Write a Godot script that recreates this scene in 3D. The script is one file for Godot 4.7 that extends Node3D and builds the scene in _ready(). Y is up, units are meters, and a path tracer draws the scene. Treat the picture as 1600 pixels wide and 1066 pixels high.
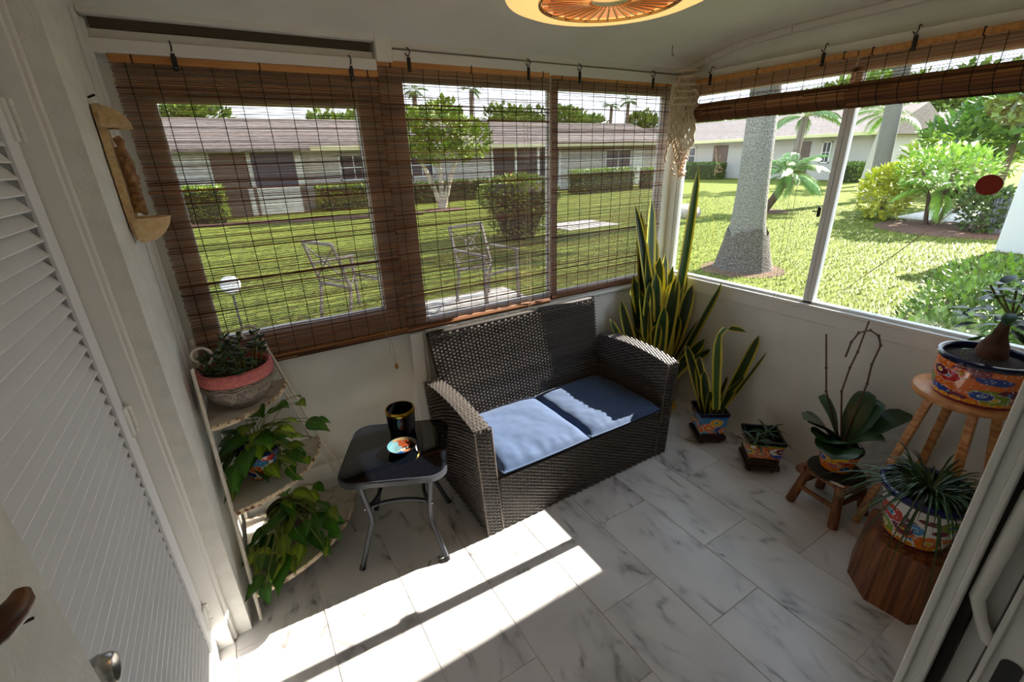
extends Node3D
# A sun porch with bamboo blinds, wicker loveseat and pots, looking out on lawns and bungalows.
# Axes: x runs along the back window wall, z towards the house, y up, metres. The tile floor is y = 0.

const EYE := Vector3(0, 1.65, 0)
const CAM_RIGHT := Vector3(0.85200662, -0.02916836, 0.52271782)
const CAM_UP := Vector3(0.21696378, 0.92834275, -0.30183846)
const CAM_FWD := Vector3(0.47645717, -0.37057921, -0.79728265)
const FOCAL := 710.76
const GROUND := -0.05
const WX := 2.55     # inner face of the wall with the open windows
const WZ := -2.17    # inner face of the wall with the bamboo blinds
const LX := -0.258   # inner face of the wall with the louvred door

# ---- direction of a photograph pixel, and where it meets a surface
func ray(px, py) -> Vector3:
	return CAM_FWD * FOCAL + CAM_RIGHT * (px - 800.0) - CAM_UP * (py - 533.0)
func on_y(px, py, y) -> Vector3:
	var d := ray(px, py)
	return EYE + d * ((y - EYE.y) / d.y)
func on_x(px, py, x) -> Vector3:
	var d := ray(px, py)
	return EYE + d * ((x - EYE.x) / d.x)
func on_z(px, py, z) -> Vector3:
	var d := ray(px, py)
	return EYE + d * ((z - EYE.z) / d.z)
func depth_of(p: Vector3) -> float:
	return (p - EYE).dot(CAM_FWD)
func at_depth(px, py, depth) -> Vector3:
	return EYE + ray(px, py) * (depth / FOCAL)

# ---- mesh builder
class MB:
	var v := PackedVector3Array()
	var n := PackedVector3Array()
	var uv := PackedVector2Array()
	var c := PackedColorArray()
	var col := Color(1, 1, 1)
	var xf := Transform3D()

	func tri(a: Vector3, b: Vector3, d: Vector3, na: Vector3, nb: Vector3, nd: Vector3, ua := Vector2.ZERO, ub := Vector2.ZERO, ud := Vector2.ZERO):
		var g := (d - a).cross(b - a)
		if g.dot(na + nb + nd) >= 0.0:
			v.append(xf * a); v.append(xf * b); v.append(xf * d)
			n.append(xf.basis * na); n.append(xf.basis * nb); n.append(xf.basis * nd)
			uv.append(ua); uv.append(ub); uv.append(ud)
		else:
			v.append(xf * a); v.append(xf * d); v.append(xf * b)
			n.append(xf.basis * na); n.append(xf.basis * nd); n.append(xf.basis * nb)
			uv.append(ua); uv.append(ud); uv.append(ub)
		c.append(col); c.append(col); c.append(col)

	func quad(a: Vector3, b: Vector3, d: Vector3, e: Vector3, nn: Vector3, u0 := Vector2(0, 0), u1 := Vector2(1, 0), u2 := Vector2(1, 1), u3 := Vector2(0, 1)):
		tri(a, b, d, nn, nn, nn, u0, u1, u2)
		tri(a, d, e, nn, nn, nn, u0, u2, u3)

	func quads(a, b, d, e, na, nb, nd, ne, u0 := Vector2(0, 0), u1 := Vector2(1, 0), u2 := Vector2(1, 1), u3 := Vector2(0, 1)):
		tri(a, b, d, na, nb, nd, u0, u1, u2)
		tri(a, d, e, na, nd, ne, u0, u2, u3)

	func flat(a: Vector3, b: Vector3, d: Vector3, away: Vector3, ua := Vector2.ZERO, ub := Vector2.ZERO, ud := Vector2.ZERO):
		var g := (d - a).cross(b - a).normalized()
		if g.dot((a + b + d) / 3.0 - away) < 0.0:
			g = -g
		tri(a, b, d, g, g, g, ua, ub, ud)

	# box between two corners, edges chamfered by bv
	func box(lo: Vector3, hi: Vector3, bv := 0.0):
		var m := (lo + hi) / 2.0
		var h := ((hi - lo) / 2.0).abs()
		var b: float = minf(bv, minf(h.x, minf(h.y, h.z)) * 0.98)
		var ax := [Vector3(1, 0, 0), Vector3(0, 1, 0), Vector3(0, 0, 1)]
		for i in 3:
			var j := (i + 1) % 3
			var k := (i + 2) % 3
			for s in [-1.0, 1.0]:
				var o: Vector3 = m + ax[i] * (h[i] * s)
				var p: Vector3 = ax[j] * (h[j] - b)
				var q: Vector3 = ax[k] * (h[k] - b)
				var su := 2.0 * h[j]
				var sv := 2.0 * h[k]
				quad(o - p - q, o + p - q, o + p + q, o - p + q, ax[i] * s, Vector2(0, 0), Vector2(su, 0), Vector2(su, sv), Vector2(0, sv))
		if b <= 0.0:
			return
		for i in 3:
			var j := (i + 1) % 3
			var k := (i + 2) % 3
			for s in [-1.0, 1.0]:
				for t in [-1.0, 1.0]:
					var p1: Vector3 = m + ax[j] * (h[j] * s) + ax[k] * ((h[k] - b) * t)
					var p2: Vector3 = m + ax[j] * ((h[j] - b) * s) + ax[k] * (h[k] * t)
					var l: Vector3 = ax[i] * (h[i] - b)
					quads(p1 - l, p1 + l, p2 + l, p2 - l, ax[j] * s, ax[j] * s, ax[k] * t, ax[k] * t)
		for sx in [-1.0, 1.0]:
			for sy in [-1.0, 1.0]:
				for sz in [-1.0, 1.0]:
					var a := m + Vector3(h.x * sx, (h.y - b) * sy, (h.z - b) * sz)
					var d := m + Vector3((h.x - b) * sx, h.y * sy, (h.z - b) * sz)
					var e := m + Vector3((h.x - b) * sx, (h.y - b) * sy, h.z * sz)
					tri(a, d, e, Vector3(sx, 0, 0), Vector3(0, sy, 0), Vector3(0, 0, sz))

	# a bar of rectangular section from a to b
	func bar(a: Vector3, b: Vector3, w: float, t: float, up := Vector3.UP, bv := 0.002):
		var d := (b - a).normalized()
		if absf(d.dot(up)) > 0.98:
			up = Vector3(1, 0, 0)
		var s := d.cross(up).normalized()
		var u := s.cross(d).normalized()
		var keep := xf
		xf = keep * Transform3D(Basis(s, u, -d), (a + b) / 2.0)
		var l := a.distance_to(b)
		box(Vector3(-w / 2, -t / 2, -l / 2), Vector3(w / 2, t / 2, l / 2), bv)
		xf = keep

	func tube(path: PackedVector3Array, r, seg := 8, caps := true, squash := 1.0):
		var m := path.size()
		var t0 := (path[1] - path[0]).normalized()
		var up := Vector3.UP if absf(t0.y) < 0.9 else Vector3.RIGHT
		var s := t0.cross(up).normalized()
		var rings := []
		var norms := []
		var lens := [0.0]
		for i in m:
			var t: Vector3
			if i == 0:
				t = t0
			elif i == m - 1:
				t = (path[i] - path[i - 1]).normalized()
			else:
				t = ((path[i + 1] - path[i]).normalized() + (path[i] - path[i - 1]).normalized()).normalized()
			if i > 0:
				lens.append(lens[i - 1] + path[i].distance_to(path[i - 1]))
			s = (s - t * s.dot(t)).normalized()
			var b := t.cross(s)
			var rr: float = r if (r is float or r is int) else r[i]
			var ring := PackedVector3Array()
			var nr := PackedVector3Array()
			for k in seg:
				var a := TAU * k / seg
				var o := s * cos(a) + b * sin(a) * squash
				ring.append(path[i] + o * rr)
				nr.append((s * cos(a) * squash + b * sin(a)).normalized())
			rings.append(ring)
			norms.append(nr)
		for i in m - 1:
			for k in seg:
				var l := (k + 1) % seg
				quads(rings[i][k], rings[i][l], rings[i + 1][l], rings[i + 1][k], norms[i][k], norms[i][l], norms[i + 1][l], norms[i + 1][k], Vector2(float(k) / seg, lens[i]), Vector2(float(k + 1) / seg, lens[i]), Vector2(float(k + 1) / seg, lens[i + 1]), Vector2(float(k) / seg, lens[i + 1]))
		if caps:
			for e in [0, m - 1]:
				var nn: Vector3 = (path[0] - path[1]).normalized() if e == 0 else (path[m - 1] - path[m - 2]).normalized()
				for k in seg:
					tri(path[e], rings[e][k], rings[e][(k + 1) % seg], nn, nn, nn)

	# profile: array of Vector2(radius, height); corners sharper than 35 degrees stay sharp
	func lathe(profile: Array, seg := 32, o := Vector3.ZERO, sx := 1.0, sz := 1.0):
		var m := profile.size()
		var total := 0.0
		var along := [0.0]
		for i in range(1, m):
			total += profile[i].distance_to(profile[i - 1])
			along.append(total)
		var sn := []
		for i in m - 1:
			var d: Vector2 = profile[i + 1] - profile[i]
			sn.append(Vector2(d.y, -d.x).normalized())
		for i in m - 1:
			var n0: Vector2 = sn[i]
			var n1: Vector2 = sn[i]
			if i > 0 and sn[i].dot(sn[i - 1]) > 0.8:
				n0 = (sn[i] + sn[i - 1]).normalized()
			if i < m - 2 and sn[i].dot(sn[i + 1]) > 0.8:
				n1 = (sn[i] + sn[i + 1]).normalized()
			for k in seg:
				var a := TAU * k / seg
				var b := TAU * (k + 1) / seg
				var ca := Vector3(cos(a) * sx, 0, sin(a) * sz)
				var cb := Vector3(cos(b) * sx, 0, sin(b) * sz)
				var p0 = o + ca * profile[i].x + Vector3.UP * profile[i].y
				var p1 = o + cb * profile[i].x + Vector3.UP * profile[i].y
				var p2 = o + cb * profile[i + 1].x + Vector3.UP * profile[i + 1].y
				var p3 = o + ca * profile[i + 1].x + Vector3.UP * profile[i + 1].y
				var u0 := float(k) / seg
				var u1 := float(k + 1) / seg
				var v0: float = along[i] / total
				var v1: float = along[i + 1] / total
				var na := Vector3(cos(a), 0, sin(a))
				var nb := Vector3(cos(b), 0, sin(b))
				if profile[i].x > 0.00001:
					tri(p0, p1, p2, na * n0.x + Vector3.UP * n0.y, nb * n0.x + Vector3.UP * n0.y, nb * n1.x + Vector3.UP * n1.y, Vector2(u0, v0), Vector2(u1, v0), Vector2(u1, v1))
				if profile[i + 1].x > 0.00001:
					tri(p0, p2, p3, na * n0.x + Vector3.UP * n0.y, nb * n1.x + Vector3.UP * n1.y, na * n1.x + Vector3.UP * n1.y, Vector2(u0, v0), Vector2(u1, v1), Vector2(u0, v1))

	# smooth surface through a grid of points, g[row][column]
	func grid(g: Array, two_sided_ref := Vector3.ZERO, uvs := Vector2(1, 1), closed := false):
		var nr := g.size()
		var nc: int = g[0].size()
		var nm := []
		for i in nr:
			var row := PackedVector3Array()
			for j in nc:
				var du: Vector3 = g[i][mini(j + 1, nc - 1)] - g[i][maxi(j - 1, 0)]
				if closed and (j == 0 or j == nc - 1):
					du = g[i][1] - g[i][nc - 2]
				var dv: Vector3 = g[mini(i + 1, nr - 1)][j] - g[maxi(i - 1, 0)][j]
				var nn := du.cross(dv).normalized()
				if nn == Vector3.ZERO:
					nn = Vector3.UP
				row.append(nn)
			nm.append(row)
		for i in nr - 1:
			for j in nc - 1:
				quads(g[i][j], g[i][j + 1], g[i + 1][j + 1], g[i + 1][j], nm[i][j], nm[i][j + 1], nm[i + 1][j + 1], nm[i + 1][j],
					Vector2(uvs.x * j / (nc - 1), uvs.y * i / (nr - 1)), Vector2(uvs.x * (j + 1) / (nc - 1), uvs.y * i / (nr - 1)), Vector2(uvs.x * (j + 1) / (nc - 1), uvs.y * (i + 1) / (nr - 1)), Vector2(uvs.x * j / (nc - 1), uvs.y * (i + 1) / (nr - 1)))

	# extrude a convex-ish polygon (x, y) from z0 to z1
	func prism(poly: PackedVector2Array, z0: float, z1: float, smooth := false):
		var ids := Geometry2D.triangulate_polygon(poly)
		for e in [z0, z1]:
			var nn := Vector3(0, 0, signf(e - (z0 + z1) / 2.0))
			for i in range(0, ids.size(), 3):
				var a := poly[ids[i]]
				var b := poly[ids[i + 1]]
				var d := poly[ids[i + 2]]
				tri(Vector3(a.x, a.y, e), Vector3(b.x, b.y, e), Vector3(d.x, d.y, e), nn, nn, nn, a, b, d)
		var m := poly.size()
		var cw := Geometry2D.is_polygon_clockwise(poly)
		var en := []
		for i in m:
			var d := (poly[(i + 1) % m] - poly[i]).normalized()
			en.append(Vector3(-d.y, d.x, 0) if cw else Vector3(d.y, -d.x, 0))
		for i in m:
			var j := (i + 1) % m
			var n0: Vector3 = en[i]
			var n1: Vector3 = en[i]
			if smooth:
				n0 = (en[i] + en[(i + m - 1) % m]).normalized()
				n1 = (en[i] + en[j]).normalized()
			quads(Vector3(poly[i].x, poly[i].y, z0), Vector3(poly[j].x, poly[j].y, z0), Vector3(poly[j].x, poly[j].y, z1), Vector3(poly[i].x, poly[i].y, z1), n0, n1, n1, n0)

	func ball(o: Vector3, r: Vector3, seg := 12, rows := 8):
		var g := []
		for i in rows + 1:
			var row := PackedVector3Array()
			var p := PI * i / rows
			for j in seg + 1:
				var a := TAU * j / seg
				row.append(Vector3(sin(p) * cos(a), cos(p), sin(p) * sin(a)))
			g.append(row)
		for i in rows:
			for j in seg:
				var q := [g[i][j], g[i][j + 1], g[i + 1][j + 1], g[i + 1][j]]
				var w := []
				for s in q:
					w.append((s / r).normalized())
				if i > 0:
					tri(o + q[0] * r, o + q[1] * r, o + q[2] * r, w[0], w[1], w[2])
				if i < rows - 1:
					tri(o + q[0] * r, o + q[2] * r, o + q[3] * r, w[0], w[2], w[3])

	func mesh() -> ArrayMesh:
		var a := []
		a.resize(Mesh.ARRAY_MAX)
		a[Mesh.ARRAY_VERTEX] = v
		a[Mesh.ARRAY_NORMAL] = n
		a[Mesh.ARRAY_TEX_UV] = uv
		a[Mesh.ARRAY_COLOR] = c
		var m := ArrayMesh.new()
		m.add_surface_from_arrays(Mesh.PRIMITIVE_TRIANGLES, a)
		return m

# ---- nodes
var used := {}
func numbered(called: String) -> String:
	used[called] = used.get(called, -1) + 1
	return called if used[called] == 0 else "%s_%03d" % [called, used[called]]

func tag(o: Node3D, label := "", category := "", group := "", kind := ""):
	if label: o.set_meta("label", label)
	if category: o.set_meta("category", category)
	if group: o.set_meta("group", group)
	if kind: o.set_meta("kind", kind)
	return o

func thing(called: String, label: String, category: String, at := Vector3.ZERO, group := "", yaw := 0.0) -> Node3D:
	var o := Node3D.new()
	o.name = numbered(called)
	add_child(o)
	o.position = at
	o.rotation.y = yaw
	tag(o, label, category, group)
	return o

func part(parent: Node3D, called: String, geo, m: Material, kind := "") -> MeshInstance3D:
	var o := MeshInstance3D.new()
	o.mesh = geo.mesh() if geo is MB else geo
	o.material_override = m
	o.name = numbered(called) if parent == self else called
	parent.add_child(o, true)
	if kind: o.set_meta("kind", kind)
	return o

func struct(called: String, geo, m: Material) -> MeshInstance3D:
	return tag(part(self, called, geo, m), "", "", "", "structure")

# ---- materials
func mat(color: Color, rough := 0.6, metal := 0.0, spec := 0.5) -> StandardMaterial3D:
	var m := StandardMaterial3D.new()
	m.albedo_color = color
	m.roughness = rough
	m.metallic = metal
	m.metallic_specular = spec
	return m

func rgb(r, g, b) -> Color:
	return Color(r / 255.0, g / 255.0, b / 255.0)

func vmat(rough := 0.6, spec := 0.5, back := Color.BLACK) -> StandardMaterial3D:
	var m := mat(Color.WHITE, rough, 0.0, spec)
	m.vertex_color_use_as_albedo = true
	if back != Color.BLACK:
		m.backlight_enabled = true
		m.backlight = back
	return m

func lin(r, g, b) -> Color:
	return rgb(r, g, b).srgb_to_linear()

func noise(sd: int, freq: float, type := FastNoiseLite.TYPE_SIMPLEX_SMOOTH, octaves := 4) -> FastNoiseLite:
	var f := FastNoiseLite.new()
	f.seed = sd
	f.frequency = freq
	f.noise_type = type
	f.fractal_octaves = octaves
	return f

func ramp(cols: Array, offs: Array) -> Gradient:
	var g := Gradient.new()
	g.offsets = PackedFloat32Array(offs)
	g.colors = PackedColorArray(cols)
	return g

# noise image coloured through a gradient, tiling
func noise_tex(f: FastNoiseLite, size: int, g: Gradient = null) -> ImageTexture:
	var im := f.get_seamless_image(size, size)
	if g != null:
		var src := im.get_data()
		var lut := []
		for i in 256:
			lut.append(g.sample(i / 255.0))
		var d := PackedByteArray()
		d.resize(size * size * 3)
		var st := src.size() / (size * size)
		for i in size * size:
			var q: Color = lut[src[i * st]]
			d[i * 3] = q.r8
			d[i * 3 + 1] = q.g8
			d[i * 3 + 2] = q.b8
		im = Image.create_from_data(size, size, false, Image.FORMAT_RGB8, d)
	return ImageTexture.create_from_image(im)

func tri_mat(m: StandardMaterial3D, tex: Texture2D, scale: Vector3, world := true) -> StandardMaterial3D:
	m.albedo_texture = tex
	m.uv1_triplanar = true
	m.uv1_world_triplanar = world
	m.uv1_scale = scale
	return m

func relief(m: StandardMaterial3D, tex: Texture2D, cm: float) -> StandardMaterial3D:
	m.heightmap_enabled = true
	m.heightmap_texture = tex
	m.heightmap_scale = cm
	return m

func arc(o: Vector3, u: Vector3, w: Vector3, a0: float, a1: float, n: int) -> PackedVector3Array:
	var p := PackedVector3Array()
	for i in n + 1:
		var a := lerpf(a0, a1, float(i) / n)
		p.append(o + u * cos(a) + w * sin(a))
	return p

func bez(a: Vector3, b: Vector3, d: Vector3, e: Vector3, n: int) -> PackedVector3Array:
	var p := PackedVector3Array()
	for i in n + 1:
		p.append(a.bezier_interpolate(b, d, e, float(i) / n))
	return p

func rnd(sd: int) -> RandomNumberGenerator:
	var r := RandomNumberGenerator.new()
	r.seed = sd
	return r

# a leaf: centre line, half widths, which way its face looks, how far the sides fold up
func leaf(mb: MB, path: PackedVector3Array, widths: Array, side0: Vector3, fold := 0.25, edge_col = null, edge_share := 0.7):
	var m := path.size()
	var cols := [-1.0, -edge_share, 0.0, edge_share, 1.0] if edge_col != null else [-1.0, 0.0, 1.0]
	var g := []
	for i in m:
		var t: Vector3
		if i == 0: t = path[1] - path[0]
		elif i == m - 1: t = path[i] - path[i - 1]
		else: t = path[i + 1] - path[i - 1]
		t = t.normalized()
		var s := (side0 - t * side0.dot(t)).normalized()
		var up := s.cross(t).normalized()
		var row := PackedVector3Array()
		for k in cols:
			row.append(path[i] + s * (k * widths[i]) + up * (absf(k) * widths[i] * fold))
		g.append(row)
	if edge_col == null:
		mb.grid(g)
		return
	var keep := mb.col
	for k in 4:
		mb.col = edge_col if (k == 0 or k == 3) else keep
		var sub := []
		for i in m:
			sub.append(PackedVector3Array([g[i][k], g[i][k + 1]]))
		mb.grid(sub)
	mb.col = keep

func _ready():
	var cam := Camera3D.new()
	cam.name = "camera"
	cam.fov = rad_to_deg(2.0 * atan(533.0 / FOCAL))
	cam.near = 0.02
	cam.far = 400.0
	cam.transform = Transform3D(Basis(CAM_RIGHT, CAM_UP, -CAM_FWD).orthonormalized(), EYE)
	add_child(cam)
	cam.current = true

	var env := Environment.new()
	env.background_mode = Environment.BG_SKY
	var sky := Sky.new()
	var sm := ProceduralSkyMaterial.new()
	sm.sky_top_color = rgb(160, 178, 200)
	sm.sky_horizon_color = rgb(234, 237, 240)
	sm.sky_curve = 0.18
	sm.sky_energy_multiplier = 1.42
	sm.ground_horizon_color = rgb(150, 160, 140)
	sm.ground_bottom_color = rgb(90, 100, 70)
	sm.sun_angle_max = 1.0
	sky.sky_material = sm
	env.sky = sky
	env.background_energy_multiplier = 1.0
	env.tonemap_mode = Environment.TONE_MAPPER_LINEAR
	env.tonemap_exposure = 2.15
	env.sdfgi_enabled = true
	env.ssao_enabled = true
	env.ssil_enabled = true
	var we := WorldEnvironment.new()
	we.name = "world"
	we.environment = env
	add_child(we)

	var sun := DirectionalLight3D.new()
	sun.name = "sun"
	sun.light_color = rgb(255, 247, 234)
	sun.light_energy = 3.5
	sun.light_angular_distance = 0.3
	sun.shadow_enabled = true
	sun.transform = Transform3D().looking_at(Vector3(-1.0, -0.597, -0.04), Vector3.UP)
	add_child(sun)

	make_materials()
	room()
	blinds()
	sofa()
	side_table()
	fan_light()
	wall_pieces()
	plant_rack()
	sansevieria()
	stool_plants()
	garden()

var M := {}

func make_materials():
	# plaster: faint trowel grain
	var grain := noise_tex(noise(3, 0.03, FastNoiseLite.TYPE_SIMPLEX, 3), 256)
	var stucco := noise_tex(noise(5, 0.09, FastNoiseLite.TYPE_SIMPLEX, 3), 256)
	var mottled := noise_tex(noise(8, 0.012, FastNoiseLite.TYPE_SIMPLEX_SMOOTH, 4), 256, ramp([rgb(240, 240, 236), rgb(247, 247, 244)], [0.3, 0.7]))
	M.wall = relief(tri_mat(mat(rgb(240, 240, 236), 0.75), mottled, Vector3(0.9, 0.9, 0.9)), grain, 0.02)
	M.ceiling = relief(tri_mat(mat(rgb(240, 238, 232), 0.85), mottled, Vector3(0.6, 0.6, 0.6)), grain, 0.02)
	M.stucco = relief(tri_mat(mat(rgb(238, 237, 234), 0.85), mottled, Vector3(0.9, 0.9, 0.9)), stucco, 0.12)
	M.stucco.uv1_scale = Vector3(3, 3, 3)
	M.white = mat(rgb(232, 231, 226), 0.45)
	M.trim = mat(rgb(230, 228, 220), 0.5)
	M.alu = mat(rgb(226, 227, 224), 0.35, 0.0, 0.5)
	M.louvre = mat(rgb(232, 233, 235), 0.5)
	M.chrome = mat(rgb(190, 188, 184), 0.22, 1.0)
	M.black = mat(rgb(18, 18, 20), 0.5)
	M.gasket = mat(rgb(14, 14, 16), 0.7)
	M.glass = mat(Color(1, 1, 1, 0.03), 0.02)
	M.glass.transparency = BaseMaterial3D.TRANSPARENCY_ALPHA
	M.grout = mat(rgb(206, 202, 196), 0.9)
	M.cord = mat(rgb(190, 172, 140), 0.9)
	M.dark_cord = mat(rgb(22, 16, 12), 0.9)
	M.wire = mat(rgb(24, 22, 22), 0.4, 0.6)
	M.marble = mat(Color.WHITE, 0.28)
	M.marble.albedo_texture = marble_tex(1024)
	M.rail_wood = grain_mat([rgb(186, 126, 66), rgb(206, 148, 84)], 11, Vector3(2, 60, 60), 0.5)
	M.soil = relief(tri_mat(mat(Color.WHITE, 0.95), noise_tex(noise(21, 0.08), 256, ramp([rgb(34, 24, 18), rgb(74, 54, 40)], [0.3, 0.7])), Vector3(8, 8, 8)), grain, 0.6)

func grain_mat(cols: Array, sd: int, scale: Vector3, rough := 0.5) -> StandardMaterial3D:
	var t := noise_tex(noise(sd, 0.02, FastNoiseLite.TYPE_SIMPLEX, 4), 256, ramp(cols, [0.3, 0.7]) if cols.size() == 2 else ramp(cols, [0.2, 0.5, 0.8]))
	return tri_mat(mat(Color.WHITE, rough), t, scale * 0.1, false)

# light stone with grey veins that split and fade
func marble_tex(size: int) -> ImageTexture:
	var ri := noise(33, 2.6 / size, FastNoiseLite.TYPE_SIMPLEX_SMOOTH, 4)
	ri.fractal_type = FastNoiseLite.FRACTAL_RIDGED
	ri.domain_warp_enabled = true
	ri.domain_warp_amplitude = 60.0
	ri.domain_warp_frequency = 3.0 / size
	var r2 := noise(37, 6.0 / size, FastNoiseLite.TYPE_SIMPLEX_SMOOTH, 4)
	r2.fractal_type = FastNoiseLite.FRACTAL_RIDGED
	var th := noise(35, 2.4 / size, FastNoiseLite.TYPE_SIMPLEX_SMOOTH, 2)
	var cl := noise(36, 3.0 / size, FastNoiseLite.TYPE_SIMPLEX_SMOOTH, 4)
	var d := PackedByteArray()
	d.resize(size * size * 3)
	var k := 0
	for y in size:
		for x in size:
			# veins run aslant: stretched along one diagonal
			var u := x * 0.95 + y * 0.35
			var v := y * 0.42 - x * 0.30
			var t := clampf(th.get_noise_2d(x, y) * 1.8 + 0.55, 0.0, 1.0)
			var a := ri.get_noise_2d(u, v)
			var b := r2.get_noise_2d(u, v)
			var dark := smoothstep(0.66, 0.94, a) * 0.50 * t + smoothstep(0.20, 0.85, a) * 0.16 * t + smoothstep(0.55, 0.92, b) * 0.36 * t * t + smoothstep(0.1, 0.8, b) * 0.08 * t
			var q := 0.85 + cl.get_noise_2d(x, y) * 0.05
			q = clampf(q - dark * 0.62, 0.16, 0.96)
			d[k] = int(q * 255.0); d[k + 1] = int(q * 252.0); d[k + 2] = int(q * 250.0)
			k += 3
	return ImageTexture.create_from_image(Image.create_from_data(size, size, false, Image.FORMAT_RGB8, d))

func room():
	# -- floor: grout bed and tiles laid lengthwise towards the house, joints staggered
	var f := MB.new()
	f.box(Vector3(-0.75, -0.25, -2.30), Vector3(2.72, -0.0025, 1.7))
	var floor_node := struct("floor", f, M.grout)
	var r := rnd(7)
	for k in range(-3, 9):
		var x0 := -0.007 + 0.306 * k
		var x1 := minf(x0 + 0.306, WX + 0.06)
		x0 = maxf(x0, -0.70)
		var z0 := (-0.907 if k % 2 != 0 else -0.652) - 0.61 * 3
		while z0 < 1.6:
			var a := maxf(z0, -2.28)
			var b := minf(z0 + 0.61, 1.62)
			z0 += 0.61
			if b - a < 0.02 or x1 - x0 < 0.02:
				continue
			var t := MB.new()
			var e := 0.0014
			var u := Vector2(0.002 + r.randf() * 0.73, 0.002 + r.randf() * 0.48)
			var s := 0.55
			var fl := Vector2(1 if r.randf() < 0.5 else -1, 1 if r.randf() < 0.5 else -1)
			var lo := Vector3(x0 + e, -0.012, a + e)
			var hi := Vector3(x1 - e, 0.0, b - e)
			var bv := 0.0012
			var us := []
			for q in [Vector2(lo.x, lo.z), Vector2(hi.x, lo.z), Vector2(hi.x, hi.z), Vector2(lo.x, hi.z)]:
				us.append(u + Vector2((q.x - lo.x) if fl.x > 0 else (hi.x - q.x), (q.y - lo.z) if fl.y > 0 else (hi.z - q.y)) * s * 1.5)
			t.quad(Vector3(lo.x + bv, 0, lo.z + bv), Vector3(hi.x - bv, 0, lo.z + bv), Vector3(hi.x - bv, 0, hi.z - bv), Vector3(lo.x + bv, 0, hi.z - bv), Vector3.UP, us[0], us[1], us[2], us[3])
			var top := [Vector3(lo.x + bv, 0, lo.z + bv), Vector3(hi.x - bv, 0, lo.z + bv), Vector3(hi.x - bv, 0, hi.z - bv), Vector3(lo.x + bv, 0, hi.z - bv)]
			var mid := [Vector3(lo.x, -bv, lo.z), Vector3(hi.x, -bv, lo.z), Vector3(hi.x, -bv, hi.z), Vector3(lo.x, -bv, hi.z)]
			var nn := [Vector3(0, 0, -1), Vector3(1, 0, 0), Vector3(0, 0, 1), Vector3(-1, 0, 0)]
			for i in 4:
				var j := (i + 1) % 4
				t.quad(top[i], top[j], mid[j], mid[i], (nn[i] + Vector3.UP).normalized(), us[i], us[j], us[j], us[i])
				t.quad(mid[i], mid[j], mid[j] - Vector3(0, 0.011, 0), mid[i] - Vector3(0, 0.011, 0), nn[i], us[i], us[j], us[j], us[i])
			part(floor_node, "tile", t, M.marble)

	# -- wall with the three blinds
	var w := MB.new()
	var zb := WZ - 0.035
	w.box(Vector3(-0.75, -0.25, zb), Vector3(WX + 0.055, 0.885, WZ))
	w.box(Vector3(-0.75, 0.885, zb), Vector3(-0.127, 1.985, WZ))
	w.box(Vector3(-0.127, 0.885, zb), Vector3(0.576, 0.983, WZ))
	w.box(Vector3(-0.127, 1.876, zb), Vector3(0.576, 1.985, WZ))
	w.box(Vector3(0.576, 0.885, zb), Vector3(0.781, 1.985, WZ))
	w.box(Vector3(2.435, 0.885, zb), Vector3(WX + 0.055, 1.985, WZ))
	w.box(Vector3(-0.75, 1.985, zb), Vector3(WX + 0.055, 2.34, WZ))
	struct("wall_back", w, M.wall)
	var bb := MB.new()
	bb.box(Vector3(LX, 0, WZ - 0.002), Vector3(WX, 0.242, WZ + 0.022), 0.004)
	struct("baseboard_back", bb, M.wall)
	win_back(1, -0.127, 0.576, 0.983, 1.876)
	win_back(2, 0.781, 1.571, 0.885, 1.985)
	win_back(3, 1.628, 2.435, 0.885, 1.985)
	var mu := MB.new()
	mu.box(Vector3(1.571, 0.885, WZ - 0.035), Vector3(1.628, 1.985, WZ), 0.003)
	struct("trim_1", mu, M.alu)
	var sl := MB.new()
	sl.box(Vector3(0.755, 0.822, WZ - 0.004), Vector3(WX - 0.01, 0.838, WZ + 0.034), 0.003)
	sl.box(Vector3(0.755, 0.838, WZ - 0.004), Vector3(WX - 0.01, 0.878, WZ + 0.008), 0.002)
	struct("trim_2", sl, M.trim)
	# post under the windows between two wall panels
	var po := MB.new()
	po.box(Vector3(0.672, 0.0, WZ), Vector3(0.742, 0.832, WZ + 0.030), 0.004)
	po.box(Vector3(0.742, 0.242, WZ), Vector3(0.768, 0.83, WZ + 0.012), 0.003)
	struct("trim_3", po, M.white)
	# header boards over the blinds, with a dark-filled slot over the first one
	var h1 := MB.new()
	h1.box(Vector3(LX, 2.008, WZ), Vector3(0.665, 2.050, WZ + 0.045), 0.004)
	h1.box(Vector3(LX, 2.050, WZ), Vector3(0.665, 2.080, WZ + 0.012), 0.003)
	h1.box(Vector3(LX, 2.110, WZ), Vector3(0.665, 2.135, WZ + 0.055), 0.004)
	struct("trim_4", h1, M.trim)
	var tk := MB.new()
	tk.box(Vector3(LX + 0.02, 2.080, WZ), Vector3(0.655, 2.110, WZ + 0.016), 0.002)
	struct("trim_12", tk, mat(rgb(84, 74, 60), 0.8))  # the slot's shade, painted as a dark brown strip
	var h2 := MB.new()
	h2.box(Vector3(0.665, 2.040, WZ), Vector3(0.735, 2.135, WZ + 0.05), 0.004)
	h2.box(Vector3(0.735, 2.040, WZ), Vector3(WX, 2.090, WZ + 0.040), 0.004)
	h2.box(Vector3(0.735, 2.096, WZ), Vector3(WX, 2.135, WZ + 0.030), 0.004)
	struct("trim_5", h2, M.trim)

	# -- wall with the clear windows
	var xo := WX + 0.055
	var q := MB.new()
	q.box(Vector3(WX, -0.25, WZ), Vector3(xo, 0.885, 1.62))
	q.box(Vector3(WX, 0.885, WZ), Vector3(xo, 1.99, -2.115))
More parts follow.
